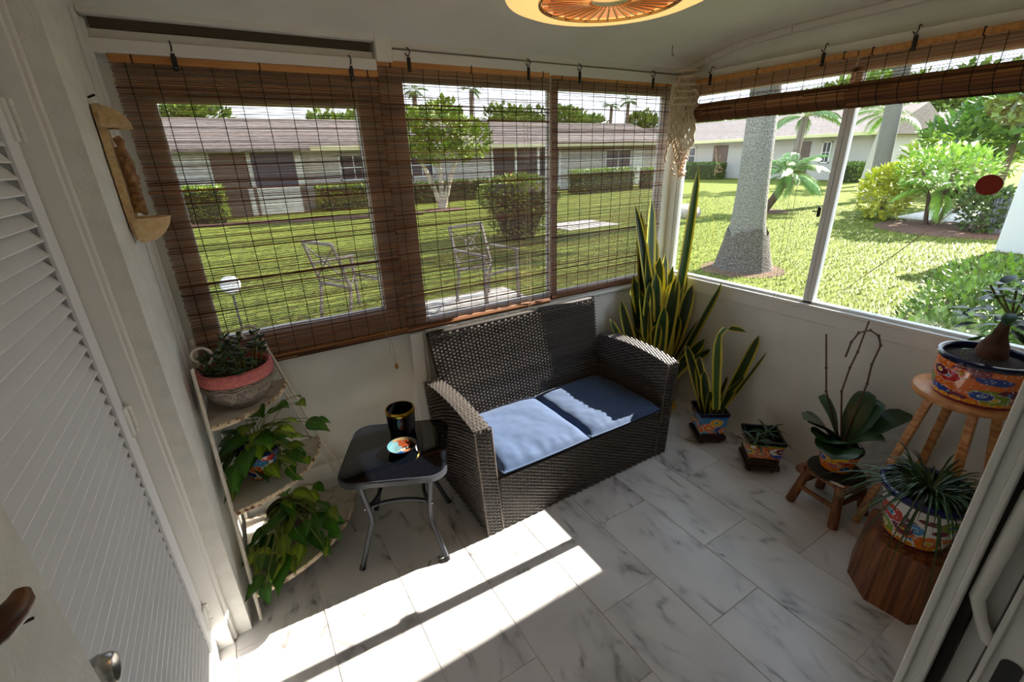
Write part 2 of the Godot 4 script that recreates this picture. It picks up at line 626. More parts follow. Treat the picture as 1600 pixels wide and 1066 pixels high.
	q.box(Vector3(WX, 1.99, WZ), Vector3(xo, 2.34, 1.62))
	q.box(Vector3(WX, 0.885, -0.24), Vector3(xo, 1.99, 1.62))
	struct("wall_right", q, M.wall)
	var ap := MB.new()
	ap.box(Vector3(WX - 0.012, 0.800, WZ), Vector3(WX + 0.002, 0.868, -0.1), 0.003)
	ap.box(Vector3(WX - 0.020, 0.868, WZ), Vector3(WX + 0.05, 0.888, -0.1), 0.003)
	struct("trim_6", ap, M.trim)
	win_right(4, -2.115, -1.183)
	win_right(5, -1.183, -0.24)
	var rh := MB.new()
	rh.box(Vector3(WX - 0.035, 2.046, WZ), Vector3(WX, 2.088, 0.2), 0.004)
	struct("trim_7", rh, M.trim)

	# -- ceiling: slopes up from the blinds, then level
	var prof := [Vector2(zb, 2.10), Vector2(WZ, 2.118), Vector2(-1.95, 2.166), Vector2(-1.82, 2.192), Vector2(-1.70, 2.206), Vector2(-1.5, 2.212), Vector2(1.7, 2.216)]
	var ce := MB.new()
	var g := []
	for p in prof:
		g.append(PackedVector3Array([Vector3(-0.75, p.y, p.x), Vector3(xo, p.y, p.x)]))
	ce.grid(g)
	ce.box(Vector3(-0.75, 2.34, zb), Vector3(xo, 2.42, 1.7))
	struct("ceiling", ce, M.ceiling)
	var cr := MB.new()
	for i in range(1, prof.size() - 1):
		var a: Vector2 = prof[i]
		var b: Vector2 = prof[i + 1]
		cr.bar(Vector3(WX - 0.012, a.y - 0.016, a.x), Vector3(WX - 0.012, b.y - 0.016, b.x), 0.024, 0.034, Vector3.UP, 0.005)
	struct("trim_8", cr, M.ceiling)
	var ho := thing("ceiling_hook", "small wire hook screwed into the ceiling above the macrame", "hook", Vector3(2.10, 2.10, -1.85))
	var hk := MB.new()
	hk.tube(PackedVector3Array([Vector3(0, 0.06, 0), Vector3(0, 0.035, 0), Vector3(0.004, 0.02, 0), Vector3(0.012, 0.014, 0), Vector3(0.018, 0.020, 0)]), 0.0016, 6)
	part(ho, "hook_wire", hk, M.wire)

	# -- wall with the louvred closet door, set back in a recess
	var lw := MB.new()
	lw.box(Vector3(-0.75, -0.25, WZ), Vector3(LX, 2.34, -1.588))
	struct("wall_left", lw, M.stucco)
	var ln := MB.new()
	ln.box(Vector3(-0.75, -0.25, -0.590), Vector3(LX, 2.34, 1.7))
	ln.box(Vector3(-0.75, 2.08, -1.588), Vector3(LX, 2.34, -0.590))
	struct("wall_near", ln, M.stucco)
	var bk := MB.new()
	bk.box(Vector3(-0.80, -0.25, -1.7), Vector3(-0.75, 2.34, -0.4))
	struct("wall_closet", bk, M.wall)
	var ct := MB.new()
	ct.box(Vector3(LX, 0, WZ), Vector3(LX + 0.012, 2.10, WZ + 0.055), 0.003)
	ct.box(Vector3(LX, 0, WZ + 0.055), Vector3(LX + 0.006, 2.10, WZ + 0.16), 0.002)
	struct("trim_9", ct, M.trim)
	# jamb and stop
	var jb := MB.new()
	jb.box(Vector3(-0.42, 0.0, -1.600), Vector3(-0.318, 2.10, -1.556), 0.004)
	jb.box(Vector3(-0.325, 0.0, -1.590), Vector3(-0.306, 2.10, -1.570), 0.006)
	jb.box(Vector3(-0.42, 0.0, -0.640), Vector3(-0.318, 2.10, -0.600), 0.004)
	jb.box(Vector3(-0.42, 2.045, -1.6), Vector3(-0.318, 2.10, -0.6), 0.004)
	struct("trim_10", jb, M.white)
	var th := MB.new()
	th.box(Vector3(-0.75, -0.002, -1.588), Vector3(-0.366, 0.012, -0.59), 0.003)
	struct("trim_11", th, M.white)
	louvre_door()

	# -- house side: sliding door beside the photographer and the dim room behind
	front_side()

func win_back(nr: int, x0: float, x1: float, y0: float, y1: float):
	var o := Node3D.new()
	o.name = "window_%d" % nr
	add_child(o)
	tag(o, "", "", "", "structure")
	var z0 := WZ - 0.034
	var z1 := WZ - 0.012
	var fw := 0.006
	var fr := MB.new()
	fr.box(Vector3(x0, y0, z0), Vector3(x0 + fw, y1, z1), 0.002)
	fr.box(Vector3(x1 - fw, y0, z0), Vector3(x1, y1, z1), 0.002)
	fr.box(Vector3(x0, y0, z0), Vector3(x1, y0 + fw, z1), 0.002)
	fr.box(Vector3(x0, y1 - fw, z0), Vector3(x1, y1, z1), 0.002)
	part(o, "window_frame", fr, M.alu)
	var gl := MB.new()
	gl.quad(Vector3(x0 + fw, y0 + fw, z0 + 0.01), Vector3(x1 - fw, y0 + fw, z0 + 0.01), Vector3(x1 - fw, y1 - fw, z0 + 0.01), Vector3(x0 + fw, y1 - fw, z0 + 0.01), Vector3(0, 0, 1))
	part(o, "pane", gl, M.glass)

func win_right(nr: int, z0: float, z1: float):
	var o := Node3D.new()
	o.name = "window_%d" % nr
	add_child(o)
	tag(o, "", "", "", "structure")
	var x0 := WX + 0.005
	var x1 := WX + 0.045
	var y0 := 0.886
	var y1 := 1.99
	var fr := MB.new()
	fr.box(Vector3(x0, y0, z0), Vector3(x1, y1, z0 + 0.026), 0.003)
	fr.box(Vector3(x0, y0, z1 - 0.024), Vector3(x1, y1, z1), 0.003)
	fr.box(Vector3(x0, y0, z0), Vector3(x1, y0 + 0.016, z1), 0.003)
	fr.box(Vector3(x0, y1 - 0.02, z0), Vector3(x1, y1, z1), 0.003)
	part(o, "window_frame", fr, M.alu)
	if nr == 4:
		var lt := MB.new()
		lt.box(Vector3(x0 - 0.012, 1.335, z1 - 0.040), Vector3(x0, 1.385, z1 - 0.024), 0.004)
		lt.bar(Vector3(x0 - 0.006, 1.362, z1 - 0.036), Vector3(x0 - 0.012, 1.362, z1 - 0.062), 0.006, 0.006)
		part(o, "latch", lt, M.black)
	var gl := MB.new()
	gl.quad(Vector3(x0 + 0.02, y0 + 0.016, z0 + 0.026), Vector3(x0 + 0.02, y0 + 0.016, z1 - 0.024), Vector3(x0 + 0.02, y1 - 0.02, z1 - 0.024), Vector3(x0 + 0.02, y1 - 0.02, z0 + 0.026), Vector3(-1, 0, 0))
	part(o, "pane", gl, M.glass)

func louvre_door():
	var o := Node3D.new()
	o.name = "door_1"
	add_child(o)
	tag(o, "white louvred closet door with steel knob", "", "", "structure")
	var x0 := -0.400
	var x1 := -0.366
	var za := -1.552
	var zb := -0.645
	var st := 0.085
	var fr := MB.new()
	fr.box(Vector3(x0, 0.015, za), Vector3(x1, 2.04, za + st), 0.003)
	fr.box(Vector3(x0, 0.015, zb - st), Vector3(x1, 2.04, zb), 0.003)
	fr.box(Vector3(x0, 0.015, za + st), Vector3(x1, 0.06, zb - st), 0.003)
	fr.box(Vector3(x0, 1.93, za + st), Vector3(x1, 2.04, zb - st), 0.003)
	# bead round the opening
	fr.box(Vector3(x1 - 0.006, 0.06, za + st - 0.004), Vector3(x1 + 0.004, 1.93, za + st + 0.006), 0.002)
	part(o, "door_frame", fr, M.louvre)
	var sm := MB.new()
	var pitch := 0.0335
	var len_z := (zb - st) - (za + st)
	# one slat, tilted: outer edge low
	var keep := Transform3D(Basis(Vector3(0, 0, 1), deg_to_rad(-52)), Vector3.ZERO)
	sm.xf = keep
	sm.box(Vector3(-0.024, -0.003, 0), Vector3(0.024, 0.003, len_z), 0.0025)
	var slat_mesh := sm.mesh()
	var y := 0.085
	while y < 1.92:
		var s := part(o, "slat", slat_mesh, M.louvre)
		s.position = Vector3((x0 + x1) / 2.0, y, za + st)
		y += pitch
	for hy in [0.19, 0.985, 1.765]:
		var h := MB.new()
		for i in 5:
			var yy: float = hy - 0.045 + i * 0.018
			h.tube(PackedVector3Array([Vector3(x1 + 0.010, yy + 0.001, za - 0.006), Vector3(x1 + 0.010, yy + 0.017, za - 0.006)]), 0.0065 if i % 2 == 0 else 0.0058, 10)
		h.box(Vector3(x1 - 0.001, hy - 0.045, za - 0.004), Vector3(x1 + 0.006, hy + 0.045, za + 0.026), 0.001)
		part(o, "hinge", h, M.white)
	var k := MB.new()
	k.xf = Transform3D(Basis(Vector3(0, 0, 1), -PI / 2), Vector3(x1, 0.935, -0.735))
	k.lathe([Vector2(0, 0), Vector2(0.033, 0), Vector2(0.033, 0.004), Vector2(0.026, 0.009), Vector2(0.013, 0.012), Vector2(0.011, 0.024), Vector2(0.016, 0.030), Vector2(0.024, 0.038), Vector2(0.027, 0.048), Vector2(0.0255, 0.062), Vector2(0.021, 0.068), Vector2(0.019, 0.068), Vector2(0.012, 0.065), Vector2(0, 0.064)], 28)
	part(o, "knob", k, M.chrome)

func front_side():
	# far stile, weather strip, fixed panel, and the sliding panel with its pull handle
	var o := Node3D.new()
	o.name = "door_2"
	add_child(o)
	tag(o, "white framed sliding glass door with a white pull handle", "", "", "structure")
	var st := MB.new()
	st.box(Vector3(0.800, 0.0, -0.104), Vector3(0.872, 2.10, -0.094), 0.002)
	st.box(Vector3(0.806, 0.0, -0.095), Vector3(0.872, 2.10, -0.080), 0.002)
	st.box(Vector3(0.800, 0.0, -0.081), Vector3(0.872, 2.10, -0.073), 0.002)
	part(o, "door_frame", st, M.alu)
	var gk := MB.new()
	gk.box(Vector3(0.815, 0.0, -0.073), Vector3(0.872, 2.10, -0.060))
	part(o, "weather_strip", gk, M.gasket)
	var pn := MB.new()
	pn.box(Vector3(0.838, 0.02, -0.060), Vector3(0.93, 2.08, -0.034), 0.002)
	pn.box(Vector3(0.872, 0.02, -0.104), Vector3(2.54, 0.09, -0.06), 0.002)
	pn.box(Vector3(0.872, 2.03, -0.104), Vector3(2.54, 2.10, -0.06), 0.002)
	pn.box(Vector3(2.45, 0.09, -0.104), Vector3(2.54, 2.03, -0.06), 0.002)
	part(o, "fixed_panel", pn, M.alu)
	var gl := MB.new()
	gl.quad(Vector3(0.872, 0.09, -0.082), Vector3(2.45, 0.09, -0.082), Vector3(2.45, 2.03, -0.082), Vector3(0.872, 2.03, -0.082), Vector3(0, 0, -1))
	part(o, "pane", gl, M.glass)
	var sp := MB.new()
	sp.box(Vector3(0.822, 0.02, -0.030), Vector3(0.90, 2.08, 0.030), 0.003)
	sp.box(Vector3(0.815, 0.02, -0.032), Vector3(0.835, 2.08, -0.024), 0.002)
	part(o, "sliding_panel", sp, M.alu)
	var rc := MB.new()
	var ov := PackedVector2Array()
	for i in 24:
		var a := TAU * i / 24
		ov.append(Vector2(cos(a) * 0.012, 0.90 + sin(a) * 0.012 + (0.05 if sin(a) > 0 else -0.05)))
	rc.xf = Transform3D(Basis(Vector3(0, 1, 0), -PI / 2), Vector3(0.8215, 0, -0.004))
	rc.prism(ov, 0.0, 0.0012)
	part(o, "latch_plate", rc, mat(rgb(60, 62, 66), 0.4, 0.5))
	var hd := MB.new()
	var hp := PackedVector3Array([Vector3(0.832, 0.962, -0.028), Vector3(0.826, 0.970, -0.036), Vector3(0.822, 1.000, -0.050), Vector3(0.816, 1.036, -0.062), Vector3(0.816, 1.12, -0.060), Vector3(0.816, 1.225, -0.058), Vector3(0.822, 1.255, -0.052), Vector3(0.826, 1.268, -0.036), Vector3(0.832, 1.272, -0.028)])
	hd.tube(hp, [0.009, 0.009, 0.008, 0.009, 0.0095, 0.009, 0.008, 0.009, 0.009], 12)
	part(o, "handle", hd, M.white)
	var rw := MB.new()
	rw.box(Vector3(-0.75, -0.25, 1.62), Vector3(WX + 0.055, 2.34, 1.75))
	struct("wall_front", rw, M.wall)

# ---------------------------------------------------------------- bamboo blinds
const SLAT_TONES := [[118, 76, 48], [132, 88, 56], [104, 66, 42], [88, 56, 38], [146, 100, 64], [112, 68, 48], [70, 45, 32], [160, 116, 76]]

func slat_col(r: RandomNumberGenerator) -> Color:
	var t: Array = SLAT_TONES[r.randi() % SLAT_TONES.size()]
	var s := r.randf_range(0.92, 1.2)
	return lin(t[0] * s, t[1] * s, t[2] * s)

# one split-cane slat as a slightly wavy flat rod along u
func slat(mb: MB, r: RandomNumberGenerator, a: Vector3, u: Vector3, l: float, out: Vector3, h: float, th: float, wob: float):
	var segs := 5
	mb.col = slat_col(r)
	var p := []
	for i in segs + 1:
		p.append(a + u * (l * i / segs) + Vector3.UP * r.randf_range(-wob, wob))
	var hu := Vector3.UP * h * 0.5
	var ho := out * th * 0.5
	for i in segs:
		if r.randf() < 0.2:
			mb.col = slat_col(r)
		mb.quads(p[i] - hu + ho, p[i + 1] - hu + ho, p[i + 1] + hu + ho, p[i] + hu + ho, out - Vector3.UP * 0.5, out - Vector3.UP * 0.5, out + Vector3.UP * 0.5, out + Vector3.UP * 0.5)
		mb.quads(p[i] - hu - ho, p[i + 1] - hu - ho, p[i + 1] + hu - ho, p[i] + hu - ho, -out - Vector3.UP * 0.5, -out - Vector3.UP * 0.5, -out + Vector3.UP * 0.5, -out + Vector3.UP * 0.5)
		mb.quad(p[i] + hu + ho, p[i + 1] + hu + ho, p[i + 1] + hu - ho, p[i] + hu - ho, Vector3.UP)
		mb.quad(p[i] - hu + ho, p[i + 1] - hu + ho, p[i + 1] - hu - ho, p[i] - hu - ho, Vector3.DOWN)

func wood_acorn(parent: Node3D, p: Vector3):
	var k := MB.new()
	k.lathe([Vector2(0, -0.026), Vector2(0.007, -0.022), Vector2(0.010, -0.012), Vector2(0.008, 0.0), Vector2(0.004, 0.008), Vector2(0, 0.009)], 12, p)
	part(parent, "pull_knob", k, M.rail_wood)

func blind_back(label: String, x0: float, x1: float, ytop: float, ybot: float, sd: int, pulls: Array, zf := 0.030):
	var z := WZ + zf
	var o := thing("bamboo_blind", label, "blind", Vector3(x0, ytop, z))
	var w := x1 - x0
	var r := rnd(sd)
	var rl := MB.new()
	rl.box(Vector3(0, -0.024, -0.006), Vector3(w, 0, 0.006), 0.002)
	part(o, "head_rail", rl, M.rail_wood)
	var s := MB.new()
	var y := -0.028
	var drop := ytop - ybot
	while y > -(drop - 0.03):
		var h := r.randf_range(0.0014, 0.0027)
		if r.randf() < 0.06:
			h = 0.0040
		slat(s, r, Vector3(r.randf_range(-0.004, 0.004), y, r.randf_range(-0.001, 0.001)), Vector3.RIGHT, w + r.randf_range(-0.004, 0.004), Vector3(0, 0, 1), h, 0.0016, 0.0007)
		y -= 0.0036 + r.randf_range(-0.0004, 0.0004)
	part(o, "slats", s, M.cane, "stuff")
	# rolled hem
	var b := MB.new()
	for i in 14:
		var a := TAU * i / 14
		slat(b, r, Vector3(0, -drop + 0.015 + sin(a) * 0.013, cos(a) * 0.009), Vector3.RIGHT, w, Vector3(0, sin(a), cos(a)).normalized(), 0.006, 0.003, 0.0004)
	part(o, "rolled_hem", b, M.cane)
	var n := 11
	for i in n:
		var x := w * (i + 0.5) / n + r.randf_range(-0.006, 0.006)
		var c := MB.new()
		var p := PackedVector3Array()
		for k in 7:
			p.append(Vector3(x + r.randf_range(-0.0015, 0.0015), -0.022 - (drop - 0.024) * k / 6.0, 0.0024))
		c.tube(p, 0.0014, 5)
		part(o, "binding_cord", c, M.dark_cord)
	for i in 3:
		var x: float = w * [0.07, 0.5, 0.95][i]
		var t := MB.new()
		t.box(Vector3(x - 0.002, -0.026, -0.008), Vector3(x + 0.002, 0.004, 0.008))
		part(o, "rail_tie", t, M.dark_cord)
	for pl in pulls:
		var c := MB.new()
		var x: float = pl[0] - x0
		var yb: float = pl[1] - ytop
		c.tube(PackedVector3Array([Vector3(x, -0.03, 0.007), Vector3(x + 0.004, yb * 0.5, 0.008), Vector3(x + 0.002, yb + 0.16, 0.009), Vector3(x + 0.012, yb + 0.06, 0.012), Vector3(x + 0.014, yb, 0.012)]), 0.0010, 5)
		c.tube(PackedVector3Array([Vector3(x - 0.02, -0.03, 0.007), Vector3(x - 0.018, yb * 0.5, 0.008), Vector3(x - 0.016, yb + 0.20, 0.009), Vector3(x - 0.006, yb + 0.07, 0.012), Vector3(x + 0.012, yb, 0.012)]), 0.0010, 5)
		part(o, "pull_cord", c, M.cord)
		wood_acorn(o, Vector3(x + 0.014, yb - 0.008, 0.012))

# blind rolled up under its head rail, along the wall with the clear windows
func blind_right(label: String, z0: float, z1: float, ytop: float, yroll: float, rad: float, sd: int):
	var x := WX - 0.055
	var o := thing("bamboo_blind", label, "blind", Vector3(x, ytop, z0))
	var w := z1 - z0
	var r := rnd(sd)
	var rl := MB.new()
	rl.box(Vector3(-0.006, -0.024, 0), Vector3(0.006, 0, w), 0.002)
	part(o, "head_rail", rl, M.rail_wood)
	var s := MB.new()
	var y := -0.028
	while y > yroll - ytop:
		slat(s, r, Vector3(0, y, r.randf_range(-0.004, 0.004)), Vector3(0, 0, 1), w, Vector3(-1, 0, 0), r.randf_range(0.0014, 0.0026), 0.0016, 0.0005)
		y -= 0.0036
	part(o, "slats", s, M.cane, "stuff")
	var b := MB.new()
	var turns := 2.3
	var n := 150
	for i in n:
		var a := -TAU * turns * i / n + 0.4
		var q := rad * (1.0 - 0.16 * turns * i / n)
		var c := Vector3(-cos(a) * q * 0.86, yroll - ytop + sin(a) * q, r.randf_range(-0.005, 0.005))
		slat(b, r, c, Vector3(0, 0, 1), w, Vector3(-cos(a), sin(a), 0), 0.0052, 0.0032, 0.0005)
	part(o, "roll", b, M.cane, "stuff")
	for i in 11:
		var zz := w * (i + 0.5) / 11 + r.randf_range(-0.006, 0.006)
		var c := MB.new()
		var p := PackedVector3Array([Vector3(-0.003, -0.024, zz), Vector3(-0.003, yroll - ytop + rad * 0.95, zz)])
		for k in 9:
			var a := PI * 0.5 + PI * k / 8.0
			p.append(Vector3(cos(a) * (rad * 0.86 + 0.003), yroll - ytop + sin(a) * (rad + 0.003), zz + k * 0.002))
		c.tube(p, 0.0014, 5)
		part(o, "binding_cord", c, M.dark_cord)
	for i in 3:
		var zz: float = w * [0.06, 0.5, 0.94][i]
		var t := MB.new()
		t.box(Vector3(-0.008, -0.026, zz - 0.002), Vector3(0.008, 0.004, zz + 0.002))
		part(o, "rail_tie", t, M.dark_cord)
	return o

func blind_hook(label: String, p: Vector3, dir: Vector3, curl: float):
	# screw hook in the header with a black clip holding the rail
	var o := thing("blind_hook", label, "hook", p, "black hooks holding up the blinds")
	var side := Vector3.UP.cross(dir)
	var h := MB.new()
	h.tube(PackedVector3Array([dir * -0.018 + Vector3(0, 0.052, 0), dir * 0.0 + Vector3(0, 0.056, 0), dir * 0.012 + side * curl * 0.3 + Vector3(0, 0.050, 0), dir * 0.016 + side * curl * 0.6 + Vector3(0, 0.036, 0), dir * 0.014 + Vector3(0, 0.024, 0), dir * 0.010 - side * curl * 0.8 + Vector3(0, 0.024, 0), dir * 0.010 - side * curl * 1.5 + Vector3(0, 0.034, 0)]), 0.0022, 7)
	part(o, "hook_wire", h, M.wire)
	var c := MB.new()
	var bs := Basis(side, Vector3.UP, side.cross(Vector3.UP))
	c.xf = Transform3D(bs, dir * 0.010)
	c.box(Vector3(-0.008, -0.036, -0.004), Vector3(0.008, 0.020, 0.004), 0.003)
	part(o, "clip", c, M.black)
	var s := MB.new()
	s.ball(dir * 0.0145 + Vector3(0, -0.026, 0), Vector3(0.0026, 0.0026, 0.0026), 8, 6)
	part(o, "rivet", s, M.chrome)

func blinds():
	M.cane = vmat(0.55, 0.4, Color(0.5, 0.36, 0.2))
	blind_back("brown bamboo blind over the window beside the tan wall sconce", -0.215, 0.668, 2.008, 0.845, 51, [[0.565, 0.70]])
	blind_back("brown bamboo blind behind the loveseat, between two other lowered blinds", 0.660, 1.546, 2.050, 0.845, 52, [[1.402, 0.74]], 0.034)
	blind_back("brown bamboo blind lowered beside the corner macrame", 1.562, 2.448, 2.050, 0.858, 53, [], 0.030)
	blind_right("brown bamboo blind rolled up beside the corner macrame", -2.085, -1.165, 2.046, 1.872, 0.050, 54)
	blind_right("brown bamboo blind rolled up above the red pendant", -1.158, -0.36, 2.044, 1.872, 0.052, 55)
	var zf := WZ + 0.032
	blind_hook("black hook above the tan wall sconce end of the blind", Vector3(-0.035, 2.0, zf), Vector3(0, 0, 1), 0.003)
	blind_hook("black hook on the blind rail above the patio chair's window", Vector3(0.558, 2.0, zf), Vector3(0, 0, 1), 0.004)
	blind_hook("black hook on the blind rail beside the slotted header's end block", Vector3(0.805, 2.046, zf), Vector3(0, 0, 1), 0.010)
	blind_hook("black hook on the middle blind's rail near the glowing ceiling fan", Vector3(1.415, 2.046, zf), Vector3(0, 0, 1), 0.010)
	blind_hook("black hook on the last lowered blind, beside the window mullion", Vector3(1.735, 2.046, zf), Vector3(0, 0, 1), 0.010)
	blind_hook("black hook tucked next to the macrame on the lowered blind", Vector3(2.28, 2.046, zf), Vector3(0, 0, 1), 0.012)
	var xf := WX - 0.055
	blind_hook("black hook next to the macrame on the rolled up blind", Vector3(xf, 2.042, on_x(1113, 110, xf).z), Vector3(-1, 0, 0), 0.010)
	blind_hook("black hook on the rolled up blind where two rolls nearly meet", Vector3(xf, 2.042, on_x(1288, 90, xf).z), Vector3(-1, 0, 0), 0.010)
	blind_hook("black hook on the rolled up blind above the slim far palm", Vector3(xf, 2.042, on_x(1432, 62, xf).z), Vector3(-1, 0, 0), 0.010)
	# loose raising cords in the open windows, and the red pendant hung on one of them
	var a := thing("raising_string", "thin tan blind cords hanging straight down in the clear window", "cord", Vector3(WX - 0.075, 1.82, -1.335))
	var c := MB.new()
	c.tube(PackedVector3Array([Vector3.ZERO, Vector3(0.01, -0.4, -0.005), Vector3(0.02, -0.93, 0.006)]), 0.0010, 5)
	c.tube(PackedVector3Array([Vector3(0, 0, 0.02), Vector3(0.01, -0.4, 0.025), Vector3(0.02, -0.93, 0.028)]), 0.0010, 5)
	part(a, "strands", c, M.cord)
	var p0 := on_x(1292, 472, WX - 0.01)
	var pp := on_x(1548, 287, WX - 0.16)
	var p1 := on_x(1612, 205, WX - 0.16)
	var d := thing("raising_string", "thin cord drawn slantwise across the clear window up to the red pendant", "cord", p0)
	var e := MB.new()
	e.tube(PackedVector3Array([Vector3.ZERO, (pp - p0) * 0.5 + Vector3(0, -0.012, 0), pp - p0]), 0.0011, 5)
	e.tube(PackedVector3Array([Vector3(0, 0.004, 0.004), (pp - p0) * 0.5 + Vector3(0, 0.0, 0.006), pp - p0]), 0.0011, 5)
	e.tube(PackedVector3Array([pp - p0, p1 - p0]), 0.0011, 5)
	part(d, "strands", e, M.cord)
	var q := thing("red_pendant", "dark red egg shaped wooden pendant on a cord in the window", "pendant", pp)
	var g := MB.new()
	var out := PackedVector2Array()
	for i in 40:
		var t := TAU * i / 40
		var rr := 1.0 - 0.16 * sin(t) + 0.06 * cos(2 * t)
		out.append(Vector2(cos(t) * 0.034 * rr, sin(t) * 0.037 * rr))
	g.xf = Transform3D(Basis(Vector3.UP, deg_to_rad(-75)) * Basis(Vector3(0, 0, 1), deg_to_rad(-35)), Vector3.ZERO)
	g.prism(out, -0.004, 0.004, true)
	part(q, "disc", g, mat(rgb(150, 42, 24), 0.45))
	# string and latch bits lying on the sill
	var tw := thing("twine_scrap", "pale knotted twine scrap on the sill at the window mullion", "string", on_y(1270, 470, 0.892))
	var tm := MB.new()
	var r := rnd(4)
	for k in 4:
		var pa := PackedVector3Array()
		for i in 6:
			pa.append(Vector3(r.randf_range(-0.012, 0.012), 0.003 + r.randf() * 0.012, r.randf_range(-0.03, 0.03)))
		tm.tube(pa, 0.0016, 5)
	part(tw, "strands", tm, mat(rgb(226, 214, 200), 0.9))

# ---------------------------------------------------------------- wicker loveseat
# woven strands over a dark core: o is a corner, u the strand direction, v across, nn outwards
func weave(mb: MB, r: RandomNumberGenerator, fn: Callable, lu: float, lv: float, pitch := 0.020, row := 0.0098):
	var rows := int(ceil(lv / row))
	var n := int(ceil(lu / pitch * 4.0))
	for j in rows:
		var v0 := lv * j / rows
		var v1 := lv * (j + 0.84) / rows
		var s := r.randf_range(0.85, 1.2)
		var base := lin(80 * s, 75 * s, 71 * s)
		for i in n:
			var ua := lu * i / n
			var ub := lu * (i + 1) / n
			var ha := 0.0046 * cos(PI * ua / pitch + PI * j)
			var hb := 0.0046 * cos(PI * ub / pitch + PI * j)
			var pa0: Vector3 = fn.call(ua, v0, ha)
			var pb0: Vector3 = fn.call(ub, v0, hb)
			var pa1: Vector3 = fn.call(ua, v1, ha)
			var pb1: Vector3 = fn.call(ub, v1, hb)
			mb.col = base
			var g := (pb0 - pa0).cross(pa1 - pa0).normalized()
			var o: Vector3 = fn.call(ua, v0, ha + 0.01) - pa0
			if g.dot(o) < 0:
				g = -g
			mb.quad(pa0, pb0, pb1, pa1, g)

func panel_fn(o: Vector3, u: Vector3, v: Vector3, nn: Vector3) -> Callable:
	return func(a, b, h): return o + u * a + v * b + nn * h

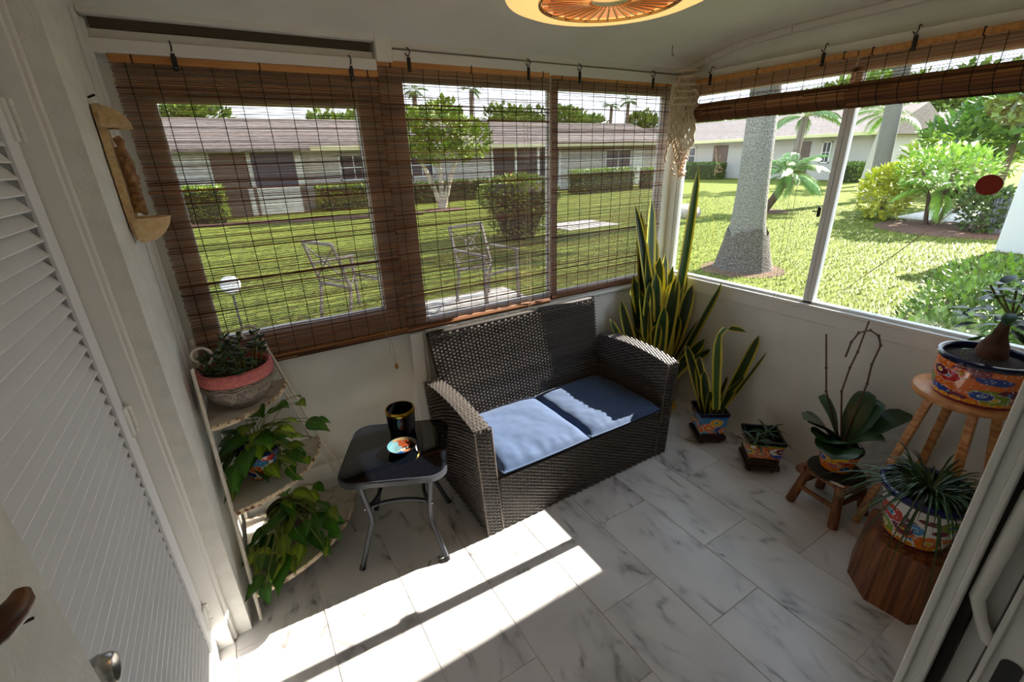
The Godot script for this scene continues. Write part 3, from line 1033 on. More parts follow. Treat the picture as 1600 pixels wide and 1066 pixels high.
func sofa():
	var zf := -1.493
	var x0 := 0.730
	var x1 := 1.925
	var o := thing("wicker_loveseat", "dark brown woven wicker loveseat with two blue seat cushions", "loveseat", Vector3(0, 0, 0))
	var wick := vmat(0.36, 0.5)
	var core := mat(rgb(80, 75, 71), 0.7)
	var r := rnd(77)
	var xm := (x0 + x1) / 2.0
	# seat box
	var seat := MB.new()
	weave(seat, r, panel_fn(Vector3(x0 + 0.080, 0.006, zf), Vector3(1, 0, 0), Vector3(0, 1, 0), Vector3(0, 0, 1)), x1 - x0 - 0.16, 0.288)
	part(o, "front_apron", seat, wick)
	var sc := MB.new()
	sc.box(Vector3(x0 + 0.075, 0.004, -2.06), Vector3(x1 - 0.075, 0.292, zf - 0.006), 0.003)
	part(o, "seat_box", sc, core)
	var rim := MB.new()
	rim.tube(PackedVector3Array([Vector3(x0 + 0.078, 0.296, zf - 0.004), Vector3(x1 - 0.078, 0.296, zf - 0.004)]), 0.007, 8)
	part(o, "front_rail", rim, mat(rgb(52, 44, 38), 0.5))
	# backrest, leaning a little and wider at the top
	var bk := MB.new()
	var bl := Vector3(x0 + 0.076, 0.30, -2.005)
	var br := Vector3(x1 - 0.076, 0.30, -2.005)
	var tl := Vector3(0.757, 0.818, -2.098)
	var tr := Vector3(1.870, 0.818, -2.098)
	var bn := (br - bl).cross(tl - bl).normalized()
	var bf := func(a, b, h):
		var t: float = b / 0.525
		var s: float = a / 1.04
		return bl.lerp(br, s).lerp(tl.lerp(tr, s), t) + bn * h
	weave(bk, r, bf, 1.04, 0.525)
	part(o, "backrest", bk, wick)
	var bc := MB.new()
	var dq := Vector3(0, 0, -0.045)
	var nb := bn * -0.006
	for f in [[bl + nb, br + nb, tr + nb, tl + nb], [bl + dq, br + dq, tr + dq, tl + dq], [bl + nb, tl + nb, tl + dq, bl + dq], [br + nb, tr + nb, tr + dq, br + dq], [tl + nb, tr + nb, tr + dq, tl + dq]]:
		var c: Vector3 = (bl + tr + dq) / 2.0 + Vector3(0, 0, 0)
		var cc: Vector3 = (bl + br + tl + tr) / 4.0 + dq * 0.5
		bc.flat(f[0], f[1], f[2], cc)
		bc.flat(f[0], f[2], f[3], cc)
	part(o, "back_core", bc, core)
	var bt := MB.new()
	bt.tube(PackedVector3Array([tl + dq * 0.4, tr + dq * 0.4]), 0.016, 10)
	part(o, "top_rail", bt, mat(rgb(46, 40, 36), 0.5))
	var bw := MB.new()
	weave(bw, r, panel_fn(Vector3(0.765, 0.01, -2.072), Vector3(1, 0, 0), Vector3(0, 1, 0), Vector3(0, 0, -1)), 1.1, 0.29)
	part(o, "back_apron", bw, wick)
	# arms, flaring outwards a little, bowed along the top
	for side in [-1.0, 1.0]:
		var am := MB.new()
		var xo: float = x0 if side < 0 else x1          # outer bottom
		var lean = 0.038 * side
		var wd := 0.080
		var zb := -2.075
		var dz := zf - zb
		var top := func(t): return 0.582 + 0.028 * sin(PI * clampf(t, 0, 1)) # t: 0 at the front, 1 at the back
		var zat := func(t): return zf + 0.0 - dz * t
		# outer side
		weave(am, r, func(a, b, h):
			var t: float = a / dz
			var y: float = b / 0.6 * top.call(t)
			return Vector3(xo + lean * y / 0.6 + side * h, 0.004 + y, zat.call(t)), dz, 0.6)
		# inner side above the cushion
		weave(am, r, func(a, b, h):
			var t: float = a / dz
			var y: float = 0.28 + b / 0.32 * (top.call(t) - 0.28)
			return Vector3(xo - side * wd + lean * y / 0.6 - side * h, y, zat.call(t)), dz, 0.32)
		# top
		weave(am, r, func(a, b, h):
			var t: float = a / dz
			var y: float = top.call(t)
			return Vector3(xo + lean - side * b, y + 0.003 + h, zat.call(t)), dz, wd)
		# front
		weave(am, r, func(a, b, h):
			var y: float = 0.004 + b
			return Vector3(xo + lean * y / 0.6 - side * a, y, zf + 0.002 + h), wd, 0.580)
		part(o, "arm", am, wick)
		var ac := MB.new()
		var pg := []
		for i in 9:
			var t := i / 8.0
			var row := PackedVector3Array()
			var y: float = top.call(t) - 0.003
			var zz: float = clampf(zat.call(t), zb, zf - 0.005)
			row.append(Vector3(xo - side * 0.006, 0.002, zz))
			row.append(Vector3(xo + lean - side * 0.006, y, zz))
			row.append(Vector3(xo + lean - side * (wd - 0.006), y, zz))
			row.append(Vector3(xo - side * (wd - 0.006), 0.002, zz))
			pg.append(row)
		for i in 8:
			for j in 3:
				var cc: Vector3 = (pg[i][0] + pg[i][2]) / 2.0
				ac.flat(pg[i][j], pg[i + 1][j], pg[i + 1][j + 1], cc)
				ac.flat(pg[i][j], pg[i + 1][j + 1], pg[i][j + 1], cc)
		for i in [0, 8]:
			var cc: Vector3 = (pg[4][0] + pg[4][2]) / 2.0
			ac.flat(pg[i][0], pg[i][1], pg[i][2], cc)
			ac.flat(pg[i][0], pg[i][2], pg[i][3], cc)
		part(o, "arm_core", ac, core)
		var sm := MB.new()
		sm.tube(PackedVector3Array([Vector3(xo - side * wd, 0.004, zf + 0.001), Vector3(xo - side * wd + lean * 0.96, 0.578, zf + 0.001)]), 0.004, 6)
		sm.tube(PackedVector3Array([Vector3(xo, 0.004, zf + 0.001), Vector3(xo + lean * 0.96, 0.578, zf + 0.001)]), 0.004, 6)
		part(o, "arm_piping", sm, mat(rgb(112, 100, 90), 0.5))
	# cushions rest on the seat: things of their own
	M.blue_cloth = relief(tri_mat(mat(Color.WHITE, 0.8), noise_tex(noise(61, 0.02), 256, ramp([rgb(45, 69, 104), rgb(49, 74, 110)], [0.3, 0.7])), Vector3(4, 4, 4), false), noise_tex(noise(62, 0.15), 256), 0.03)
	M.blue_cloth.rim_enabled = true
	M.blue_cloth.rim = 0.3
	cushion("blue seat cushion by the loveseat arm next to the black table", x0 + 0.086, xm - 0.002, 81)
	cushion("blue seat cushion by the loveseat arm next to the corner plants", xm + 0.004, x1 - 0.084, 82)

func cushion(label: String, xa: float, xb: float, sd: int):
	var za := -2.000
	var zb := -1.478
	var c := Vector3((xa + xb) / 2, 0.297, (za + zb) / 2)
	var o := thing("seat_cushion", label, "cushion", c, "blue loveseat cushions")
	var hx := (xb - xa) / 2
	var hz := (zb - za) / 2
	var nn := noise(sd, 3.2, FastNoiseLite.TYPE_SIMPLEX_SMOOTH, 2)
	var nf := noise(sd + 9, 12.0, FastNoiseLite.TYPE_SIMPLEX_SMOOTH, 2)
	var N := 34
	var top := []
	var bot := []
	for i in N + 1:
		var a := PackedVector3Array()
		var b := PackedVector3Array()
		for j in N + 1:
			var u := -1.0 + 2.0 * j / N
			var w := -1.0 + 2.0 * i / N
			# rounded square
			var px := u * hx * (1.0 - 0.018 * w * w)
			var pz := w * hz * (1.0 - 0.018 * u * u)
			var e := (1.0 - pow(absf(u), 7.0)) * (1.0 - pow(absf(w), 7.0))
			var puff := pow(e, 0.55)
			# creases run in from the front edge
			var cr := clampf((w - 0.35) / 0.65, 0.0, 1.0)
			var y := 0.032 + puff * (0.040 + 0.006 * nn.get_noise_2d(px * 2.0, pz * 2.0)) + cr * puff * 0.010 * nf.get_noise_2d(px * 1.2 + 5.0, pz * 0.35)
			a.append(Vector3(px, y, pz))
			b.append(Vector3(px, 0.032 - puff * 0.030, pz))
		top.append(a)
		bot.append(b)
	var m := MB.new()
	m.grid(top)
	m.grid(bot)
	part(o, "cover", m, M.blue_cloth)
	var pp := MB.new()
	var ring := PackedVector3Array()
	for j in N + 1: ring.append(top[N][j])
	for i in range(N - 1, -1, -1): ring.append(top[i][N])
	for j in range(N - 1, -1, -1): ring.append(top[0][j])
	for i in range(1, N + 1): ring.append(top[i][0])
	pp.tube(ring, 0.0042, 6, false)
	part(o, "piping", pp, M.blue_cloth)

# ---------------------------------------------------------------- side table and what is on it
func rounded(hx: float, hy: float, rad: float, n := 8) -> PackedVector2Array:
	var p := PackedVector2Array()
	for k in 4:
		var cx = (hx - rad) * [1, -1, -1, 1][k]
		var cy = (hy - rad) * [1, 1, -1, -1][k]
		for i in n + 1:
			var a := PI / 2 * k + PI / 2 * i / n
			p.append(Vector2(cx + cos(a) * rad, cy + sin(a) * rad))
	return p

func side_table():
	var H := 0.48
	var yaw := -deg_to_rad(25.0)
	var o := thing("side_table", "square black glass side table with a dark metal frame", "table", Vector3(0.422, 0, -1.722), "", yaw)
	var steel := mat(rgb(58, 60, 67), 0.4, 0.25)
	var glass := mat(rgb(7, 10, 16), 0.06)
	glass.clearcoat_enabled = true
	glass.clearcoat = 1.0
	glass.clearcoat_roughness = 0.03
	var hx := 0.218
	var g := MB.new()
	g.xf = Transform3D(Basis(Vector3.RIGHT, PI / 2), Vector3(0, H, 0))
	g.prism(rounded(hx - 0.004, hx - 0.004, 0.07), -0.001, 0.005, true)
	part(o, "glass_top", g, glass)
	var e := MB.new()
	var outl := rounded(hx, hx, 0.073, 8)
	for i in outl.size():
		var a := outl[i]
		var b := outl[(i + 1) % outl.size()]
		var na := Vector3(a.x, 0, a.y).normalized()
		var nb := Vector3(b.x, 0, b.y).normalized()
		var s := [Vector2(-0.004, 0.002), Vector2(0.001, 0.0015), Vector2(0.003, -0.006), Vector2(0.002, -0.026), Vector2(-0.003, -0.030), Vector2(-0.006, -0.026)]
		for k in s.size() - 1:
			var p0 = Vector3(a.x, H + s[k].y, a.y) + na * s[k].x
			var p1 = Vector3(b.x, H + s[k].y, b.y) + nb * s[k].x
			var p2 = Vector3(b.x, H + s[k + 1].y, b.y) + nb * s[k + 1].x
			var p3 = Vector3(a.x, H + s[k + 1].y, a.y) + na * s[k + 1].x
			var d: Vector2 = (s[k + 1] - s[k]).normalized()
			var sn := Vector2(-d.y, d.x)
			e.quads(p0, p1, p2, p3, na * sn.x + Vector3.UP * sn.y, nb * sn.x + Vector3.UP * sn.y, nb * sn.x + Vector3.UP * sn.y, na * sn.x + Vector3.UP * sn.y)
	part(o, "top_rim", e, steel)
	for sx in [-1.0, 1.0]:
		for sz in [-1.0, 1.0]:
			var l := MB.new()
			l.tube(PackedVector3Array([Vector3(sx * 0.150, H - 0.02, sz * 0.150), Vector3(sx * 0.128, 0.25, sz * 0.128), Vector3(sx * 0.126, 0.20, sz * 0.126), Vector3(sx * 0.136, 0.17, sz * 0.136), Vector3(sx * 0.183, 0.008, sz * 0.183)]), 0.0115, 10)
			var leg := part(o, "leg", l, steel)
			var ft := MB.new()
			ft.tube(PackedVector3Array([Vector3(sx * 0.182, 0.014, sz * 0.182), Vector3(sx * 0.186, 0.0, sz * 0.186)]), 0.0135, 10)
			part(leg, "rubber_foot", ft, M.black)
			var b := MB.new()
			b.ball(Vector3(sx * 0.134, 0.285, sz * 0.134) + Vector3(sx, 0, sz).normalized() * 0.011, Vector3(0.005, 0.005, 0.005), 8, 6)
			part(leg, "bolt", b, M.chrome)
	for k in 4:
		var rb := MB.new()
		var a := PI / 2 * k
		var d := Vector3(cos(a), 0, sin(a))
		var t := Vector3(-sin(a), 0, cos(a))
		rb.tube(bez(d * 0.125 + t * 0.120 + Vector3(0, 0.285, 0), d * 0.085 + t * 0.05 + Vector3(0, 0.28, 0), d * 0.085 - t * 0.05 + Vector3(0, 0.28, 0), d * 0.125 - t * 0.120 + Vector3(0, 0.285, 0), 10), 0.0085, 8)
		part(o, "brace", rb, steel)
	# black candle pot with a gold band
	var top := H + 0.0052
	var cp := thing("candle_pot", "glossy black pot with a gold rim on the side table", "pot", Vector3(0.487, top, -1.835))
	var blk := mat(rgb(10, 9, 11), 0.1)
	var body := MB.new()
	body.lathe([Vector2(0, 0), Vector2(0.046, 0), Vector2(0.051, 0.004), Vector2(0.055, 0.03), Vector2(0.058, 0.075), Vector2(0.0585, 0.094), Vector2(0.0585, 0.108), Vector2(0.0565, 0.112), Vector2(0.052, 0.112), Vector2(0.0505, 0.106), Vector2(0.049, 0.06), Vector2(0.044, 0.012), Vector2(0, 0.010)], 40)
	part(cp, "body", body, blk)
	cp.scale = Vector3(1.12, 1.12, 1.12)
	var band := MB.new()
	band.lathe([Vector2(0.0586, 0.094), Vector2(0.0593, 0.0955), Vector2(0.0593, 0.107), Vector2(0.0575, 0.1125), Vector2(0.0535, 0.1128)], 40)
	part(cp, "gold_band", band, mat(rgb(200, 160, 60), 0.2, 1.0))
	# painted glass ashtray
	var asht := thing("painted_dish", "small round glass dish painted blue, white and orange on side table", "dish", Vector3(0.437, top, -1.695))
	var dm := mat(Color.WHITE, 0.08)
	dm.albedo_texture = dish_tex()
	dm.albedo_color = rgb(150, 150, 150)
	var dish := MB.new()
	var prof := [Vector2(0.0, 0.006), Vector2(0.034, 0.0065), Vector2(0.047, 0.010), Vector2(0.058, 0.020), Vector2(0.062, 0.024)]
	for i in prof.size() - 1:
		for k in 36:
			var a := TAU * k / 36
			var b := TAU * (k + 1) / 36
			var pts := []
			var us := []
			for q in [[i, a], [i, b], [i + 1, b], [i + 1, a]]:
				var pr: Vector2 = prof[q[0]]
				pts.append(Vector3(cos(q[1]) * pr.x, pr.y, sin(q[1]) * pr.x))
				us.append(Vector2(0.5 + cos(q[1]) * pr.x / 0.125, 0.5 + sin(q[1]) * pr.x / 0.125))
			var nn := Vector3(-cos(a) * 0.25 * i, 1, -sin(a) * 0.25 * i).normalized()
			if prof[i].x > 0:
				dish.quad(pts[0], pts[1], pts[2], pts[3], nn, us[0], us[1], us[2], us[3])
			else:
				dish.tri(pts[0], pts[2], pts[3], nn, nn, nn, us[0], us[2], us[3])
	part(asht, "painted_bowl", dish, dm)
	var un := MB.new()
	un.lathe([Vector2(0, 0), Vector2(0.036, 0.0), Vector2(0.049, 0.005), Vector2(0.061, 0.017), Vector2(0.0645, 0.024), Vector2(0.062, 0.0245)], 36)
	part(asht, "underside", un, mat(rgb(12, 16, 26), 0.1))

func dish_tex() -> ImageTexture:
	var S := 128
	var im := Image.create(S, S, false, Image.FORMAT_RGB8)
	var n1 := noise(91, 0.035)
	for y in S:
		for x in S:
			var p := Vector2(x - S / 2.0, y - S / 2.0) / (S / 2.0)
			var w := n1.get_noise_2d(x, y) * 0.9
			var a := p.angle() + w
			var c := rgb(150, 205, 215)
			if a > -0.4 and a < 0.7: c = rgb(38, 34, 26)
			elif a >= 0.7 and a < 1.5: c = rgb(228, 150, 104)
			elif a >= 1.5 and a < 2.3: c = rgb(28, 104, 196)
			elif a > -1.6 and a <= -0.4: c = rgb(196, 96, 60)
			if p.length() < 0.34 + w * 0.25 and a > 0.2: c = rgb(244, 236, 220)
			if p.length() > 0.86: c = rgb(204, 176, 128) if a > -1.8 and a < 1.2 else rgb(120, 186, 200)
			im.set_pixel(x, y, c)
	return ImageTexture.create_from_image(im)

# ---------------------------------------------------------------- ceiling fan light, wall pieces
func fan_light():
	var c := Vector3(0.90, 1.995, -0.995)
	var o := thing("ceiling_fan_light", "round ceiling fan light with a glowing warm ring", "ceiling light", c)
	var glow := mat(rgb(214, 170, 120), 0.5)
	glow.emission_enabled = true
	glow.emission = rgb(255, 196, 120)
	glow.emission_energy_multiplier = 0.50
	var ring := MB.new()
	ring.lathe([Vector2(0.172, 0.002), Vector2(0.18, 0.0), Vector2(0.225, 0.002), Vector2(0.252, 0.012), Vector2(0.262, 0.034), Vector2(0.264, 0.060), Vector2(0.256, 0.064), Vector2(0.19, 0.064)].map(func(p): return p), 64)
	part(o, "glow_ring", ring, glow)
	var tr := MB.new()
	tr.lathe([Vector2(0.166, 0.004), Vector2(0.168, -0.002), Vector2(0.173, -0.002), Vector2(0.175, 0.006)], 64)
	part(o, "metal_ring", tr, mat(rgb(150, 130, 90), 0.25, 1.0))
	var gr := MB.new()
	gr.lathe([Vector2(0, 0.012), Vector2(0.06, 0.012), Vector2(0.174, 0.008)], 48)
	var lens := mat(rgb(214, 164, 124), 0.3)
	lens.emission_enabled = true
	lens.emission = rgb(255, 186, 130)
	lens.emission_energy_multiplier = 0.22
	part(o, "inner_disc", gr, lens)
	for k in 36:
		var a := TAU * k / 36
		var b := MB.new()
		var d := Vector3(cos(a), 0, sin(a))
		b.bar(d * 0.05 + Vector3(0, 0.004, 0), d * (0.150 + 0.015 * (k % 2)) + Vector3(0, 0.002, 0), 0.005, 0.010, Vector3.UP, 0.0015)
		part(o, "grille_fin", b, mat_fin())
	var hb := MB.new()
	hb.lathe([Vector2(0, 0.0), Vector2(0.045, 0.002), Vector2(0.052, 0.012)], 24)
	part(o, "hub", hb, M.chrome)
	var dr := MB.new()
	dr.lathe([Vector2(0.256, 0.064), Vector2(0.250, 0.10), Vector2(0.14, 0.13), Vector2(0.075, 0.155), Vector2(0.075, 0.215)], 40)
	part(o, "housing", dr, M.white)
	var l := OmniLight3D.new()
	l.name = "fan_lamp"
	l.light_color = rgb(255, 190, 120)
	l.light_energy = 0.03
	l.light_size = 0.2
	l.omni_range = 8.0
	l.omni_attenuation = 2.0
	l.shadow_enabled = true
	l.position = c + Vector3(0, -0.05, 0)
	add_child(l)

var _fin: StandardMaterial3D
func mat_fin() -> StandardMaterial3D:
	if _fin == null:
		_fin = mat(rgb(226, 190, 150), 0.2, 0.9)
	return _fin

func wall_pieces():
	# carved tan candle sconce on the short wall: a long back with a scallop top and a half-bowl shelf
	var tan := relief(tri_mat(mat(Color.WHITE, 0.75), noise_tex(noise(101, 0.03), 256, ramp([rgb(204, 170, 122), rgb(222, 192, 144)], [0.25, 0.75])), Vector3(5, 5, 5), false), noise_tex(noise(102, 0.06), 256), 0.25)
	var o := thing("wall_sconce", "tan carved wall sconce with a half bowl shelf on the short wall", "sconce", Vector3(LX + 0.004, 1.47, -1.845))
	var b := MB.new()
	# local axes: x out from wall, y up, z along wall; back plate narrow at the top, wider below
	var out := PackedVector2Array([Vector2(-0.035, 0.0), Vector2(-0.045, 0.05), Vector2(-0.042, 0.20), Vector2(-0.030, 0.30), Vector2(-0.034, 0.335), Vector2(-0.020, 0.356), Vector2(0.0, 0.362), Vector2(0.020, 0.356), Vector2(0.034, 0.335), Vector2(0.030, 0.30), Vector2(0.042, 0.20), Vector2(0.045, 0.05), Vector2(0.035, 0.0), Vector2(0.0, -0.02)])
	b.xf = Transform3D(Basis(Vector3.UP, PI / 2), Vector3.ZERO)
	b.prism(out, 0.0, 0.018)
	part(o, "back_plate", b, tan)
	var sc := MB.new()
	var dome := []
	for i in 8:
		var row := PackedVector3Array()
		var u := PI * 0.5 * i / 7.0
		for k in 29:
			var a := -PI / 2 + PI * k / 28.0
			var fl := 1.0 + 0.07 * cos(k * PI / 2.0) * sin(u)
			row.append(Vector3(0.012 + cos(a) * sin(u) * 0.062 * fl, 0.296 + cos(u) * 0.062, sin(a) * sin(u) * 0.046 * fl))
		dome.append(row)
	var under := PackedVector3Array()
	for k in 29:
		under.append(Vector3(0.012, 0.300, 0))
	dome.append(under)
	sc.grid(dome)
	part(o, "scallop_top", sc, tan)
	var fg := MB.new()
	var r := rnd(15)
	fg.tube(PackedVector3Array([Vector3(0.030, 0.275, 0), Vector3(0.036, 0.262, 0), Vector3(0.036, 0.25, 0)]), [0.010, 0.013, 0.010], 10)
	fg.tube(PackedVector3Array([Vector3(0.032, 0.248, 0), Vector3(0.038, 0.20, 0.004), Vector3(0.034, 0.15, -0.003), Vector3(0.036, 0.10, 0.002), Vector3(0.032, 0.062, 0)]), [0.012, 0.018, 0.014, 0.016, 0.020], 10)
	for i in 10:
		fg.ball(Vector3(0.036 + r.randf() * 0.012, 0.06 + i * 0.017, r.randf_range(-0.016, 0.016)), Vector3.ONE * r.randf_range(0.006, 0.010), 8, 6)
	part(o, "carved_figure", fg, grain_mat([rgb(120, 84, 52), rgb(176, 136, 92)], 104, Vector3(60, 60, 60), 0.7))
	var bw := MB.new()
	var g := []
	var prof := [Vector2(0.002, -0.030), Vector2(0.026, -0.024), Vector2(0.044, -0.004), Vector2(0.056, 0.022), Vector2(0.062, 0.046), Vector2(0.055, 0.047), Vector2(0.046, 0.036), Vector2(0.0, 0.034)]
	for p in prof:
		var row := PackedVector3Array()
		for k in 17:
			var a := -PI / 2 + PI * k / 16
			row.append(Vector3(cos(a) * p.x * 1.55 + 0.010, p.y, sin(a) * p.x))
		g.append(row)
	bw.grid(g)
	part(o, "half_bowl", bw, tan)
	var nl := MB.new()
	nl.tube(PackedVector3Array([Vector3(-0.004, 0.376, 0), Vector3(0.014, 0.384, 0)]), 0.003, 8)
	part(o, "nail", nl, M.wire)

	# brown wooden hook on the near wall
	var hk := thing("wooden_wall_hook", "brown horn shaped wooden hook on the stucco beside the knob", "hook", on_x(-22, 978, LX))
	var h := MB.new()
	h.tube(PackedVector3Array([Vector3(-0.002, 0.0, 0.022), Vector3(0.010, 0.003, 0.014), Vector3(0.018, 0.003, 0.0), Vector3(0.021, 0.005, -0.012), Vector3(0.021, 0.009, -0.020)]), [0.013, 0.014, 0.0125, 0.010, 0.006], 14)
	part(hk, "horn", h, grain_mat([rgb(62, 34, 20), rgb(112, 70, 42)], 105, Vector3(20, 60, 60), 0.35))
	var hn := MB.new()
	hn.tube(PackedVector3Array([Vector3(0.016, -0.008, 0.0), Vector3(0.018, -0.016, -0.006), Vector3(0.023, -0.018, -0.010)]), 0.0016, 7)
	part(hk, "wire_hook", hn, M.wire)

	macrame()

func macrame():
	var top := Vector3(2.395, 2.085, -1.985)
	var o := thing("macrame_hanging", "cream macrame hanging with shells in the window corner", "macrame", top)
	var cot := mat(rgb(216, 196, 164), 0.95)
	var r := rnd(33)
	var ring := MB.new()
	ring.tube(arc(Vector3.ZERO, Vector3(0.045, 0, 0.03), Vector3(0.02, 0, -0.035), 0, TAU, 20), 0.006, 8)
	ring.tube(arc(Vector3(0, -0.03, 0), Vector3(0.045, 0, 0.03), Vector3(0.02, 0, -0.035), 0, TAU, 20), 0.005, 8)
	part(o, "hoop", ring, cot)
	var side := Vector3(0.85, 0, 0.52)
	var nrm := Vector3(-0.52, 0, 0.85)
	for k in 22:
		var s := -1.0 + 2.0 * k / 21.0
		var m := MB.new()
		var p := PackedVector3Array()
		var rad := []
		var ph := r.randf() * TAU
		var ln := 0.43 + 0.10 * sin(s * 4.0 + 1.0) + r.randf() * 0.06
		for i in 34:
			var t := i / 33.0
			var w := lerpf(0.040, 0.078, smoothstep(0.0, 0.28, t))
			p.append(side * (s * w + 0.003 * sin(t * 40.0 + ph)) + nrm * (0.010 * cos(s * 3.0) + 0.004 * cos(t * 38.0 + ph)) + Vector3(0, -0.02 - t * ln, 0))
			rad.append(0.0048 + 0.0018 * sin(t * 60.0 + k))
		m.tube(p, rad, 6)
		part(o, "cotton_strand", m, cot)
	var kn := MB.new()
	for row in 5:
		for k in 9:
			var s := -1.0 + 2.0 * (k + 0.5 * (row % 2)) / 9.0
			if absf(s) < 0.98:
				kn.ball(side * (s * lerpf(0.036, 0.070, minf(row / 3.0, 1.0))) + nrm * 0.014 + Vector3(0, -0.035 - row * 0.033, 0), Vector3(0.011, 0.009, 0.011), 7, 5)
	part(o, "knots", kn, cot, "stuff")
	var shell := mat(rgb(238, 206, 184), 0.35)
	for i in 26:
		var m := MB.new()
		var t := r.randf()
		var q := side * (0.012 + r.randf_range(-0.035, 0.04) - t * 0.02) + nrm * r.randf_range(0.0, 0.035) + Vector3(0, -0.40 - t * 0.16, 0)
		var d := Vector3(r.randf_range(-1, 1), r.randf_range(-1, 1), r.randf_range(-1, 1)).normalized()
		m.tube(PackedVector3Array([q, q + d * 0.008, q + d * 0.018, q + d * 0.026]), [0.002, 0.0065, 0.005, 0.001], 7)
		part(o, "shell", m, shell)

# ---------------------------------------------------------------- painted pottery
const PAINT := {"red": [196, 40, 30], "orange": [226, 110, 34], "yellow": [236, 184, 36], "green": [126, 152, 36], "dgreen": [40, 84, 52], "blue": [38, 66, 150], "sky": [70, 140, 196], "white": [236, 232, 222], "wine": [120, 26, 44], "navy": [18, 22, 60]}

func paint(n: String) -> Color:
	return rgb(PAINT[n][0], PAINT[n][1], PAINT[n][2])

func dot(im: Image, cx: float, cy: float, rx: float, ry: float, c: Color):
	var W := im.get_width()
	var H := im.get_height()
	for y in range(maxi(0, int(cy - ry)), mini(H, int(cy + ry) + 2)):
		for x in range(int(cx - rx), int(cx + rx) + 2):
			var d := Vector2((x - cx) / rx, (y - cy) / ry)
			if d.length() <= 1.0:
				im.set_pixel(posmod(x, W), y, c)

func flower(im: Image, cx: float, cy: float, r: float, n: int, c: Color, edge: Color, mid: Color):
	for k in n:
		var a := TAU * k / n
		dot(im, cx + cos(a) * r * 0.62, cy + sin(a) * r * 0.62, r * 0.46, r * 0.46, edge)
	for k in n:
		var a := TAU * k / n
		dot(im, cx + cos(a) * r * 0.62, cy + sin(a) * r * 0.62, r * 0.38, r * 0.38, c)
	dot(im, cx, cy, r * 0.36, r * 0.36, edge)
	dot(im, cx, cy, r * 0.26, r * 0.26, mid)

func talavera(sd: int, ground: String, flowers: Array, band: String, dots := "white") -> StandardMaterial3D:
	var W := 512
	var H := 192
	var im := Image.create(W, H, false, Image.FORMAT_RGB8)
	im.fill(paint(ground))
	var r := rnd(sd)
	for i in 26:
		dot(im, r.randf() * W, r.randf_range(20, H - 20), r.randf_range(16, 40), r.randf_range(10, 26), paint(flowers[r.randi() % flowers.size()]))
	for i in 18:
		var x := W * (i + r.randf() * 0.6) / 18.0
		var cols := [paint(flowers[i % flowers.size()]), paint("white" if i % 3 else "navy"), paint("yellow" if i % 2 else "sky")]
		flower(im, x, r.randf_range(46, H - 46), r.randf_range(20, 34), 7 + i % 3, cols[0], cols[1], cols[2])
	for i in 320:
		dot(im, r.randf() * W, r.randf_range(18, H - 18), 2.0, 1.8, paint(dots))
	for x in W:
		for y in 14:
			im.set_pixel(x, y, paint(band))
			im.set_pixel(x, H - 1 - y, paint("navy") if band != "navy" else paint("wine"))
	for i in 20:
		dot(im, W * (i + 0.5) / 20.0, H - 22, 11, 9, paint("yellow"))
		dot(im, W * (i + 0.5) / 20.0, H - 22, 6, 5, paint("orange"))
	var m := mat(Color.WHITE, 0.14)
	m.albedo_texture = ImageTexture.create_from_image(im)
	m.uv1_scale = Vector3(1, -1, 1)
	m.clearcoat_enabled = true
	m.clearcoat = 0.6
	m.clearcoat_roughness = 0.08
	return m

# round pot standing at the thing's origin
func round_pot(o: Node3D, rb: float, rt: float, h: float, m: Material, rim: Material, belly := 1.0, soil_y := 0.82):
	var b := MB.new()
	var prof := []
	for i in 13:
		var t := i / 12.0
		prof.append(Vector2(lerpf(rb, rt * 0.965, pow(t, 0.8)) * (1.0 + (belly - 1.0) * sin(PI * t)), h * 0.93 * t))
	b.lathe(prof, 44)
	part(o, "pot", b, m)
	var k := MB.new()
	k.lathe([Vector2(rt * 0.96, h * 0.915), Vector2(rt * 1.02, h * 0.93), Vector2(rt * 1.035, h * 0.965), Vector2(rt * 1.01, h * 0.995), Vector2(rt * 0.95, h), Vector2(rt * 0.90, h * 0.97), Vector2(rt * 0.87, h * soil_y - 0.01)], 44)
	part(o, "rim", k, rim)
	var s := MB.new()
	s.lathe([Vector2(rt * 0.885, h * soil_y - 0.004), Vector2(rt * 0.5, h * soil_y + 0.004), Vector2(0, h * soil_y + 0.008)], 28)
	part(o, "soil", s, M.soil)
	var f := MB.new()
	f.lathe([Vector2(0, 0.001), Vector2(rb * 0.98, 0.001)], 28)
	part(o, "underside", f, M.soil)

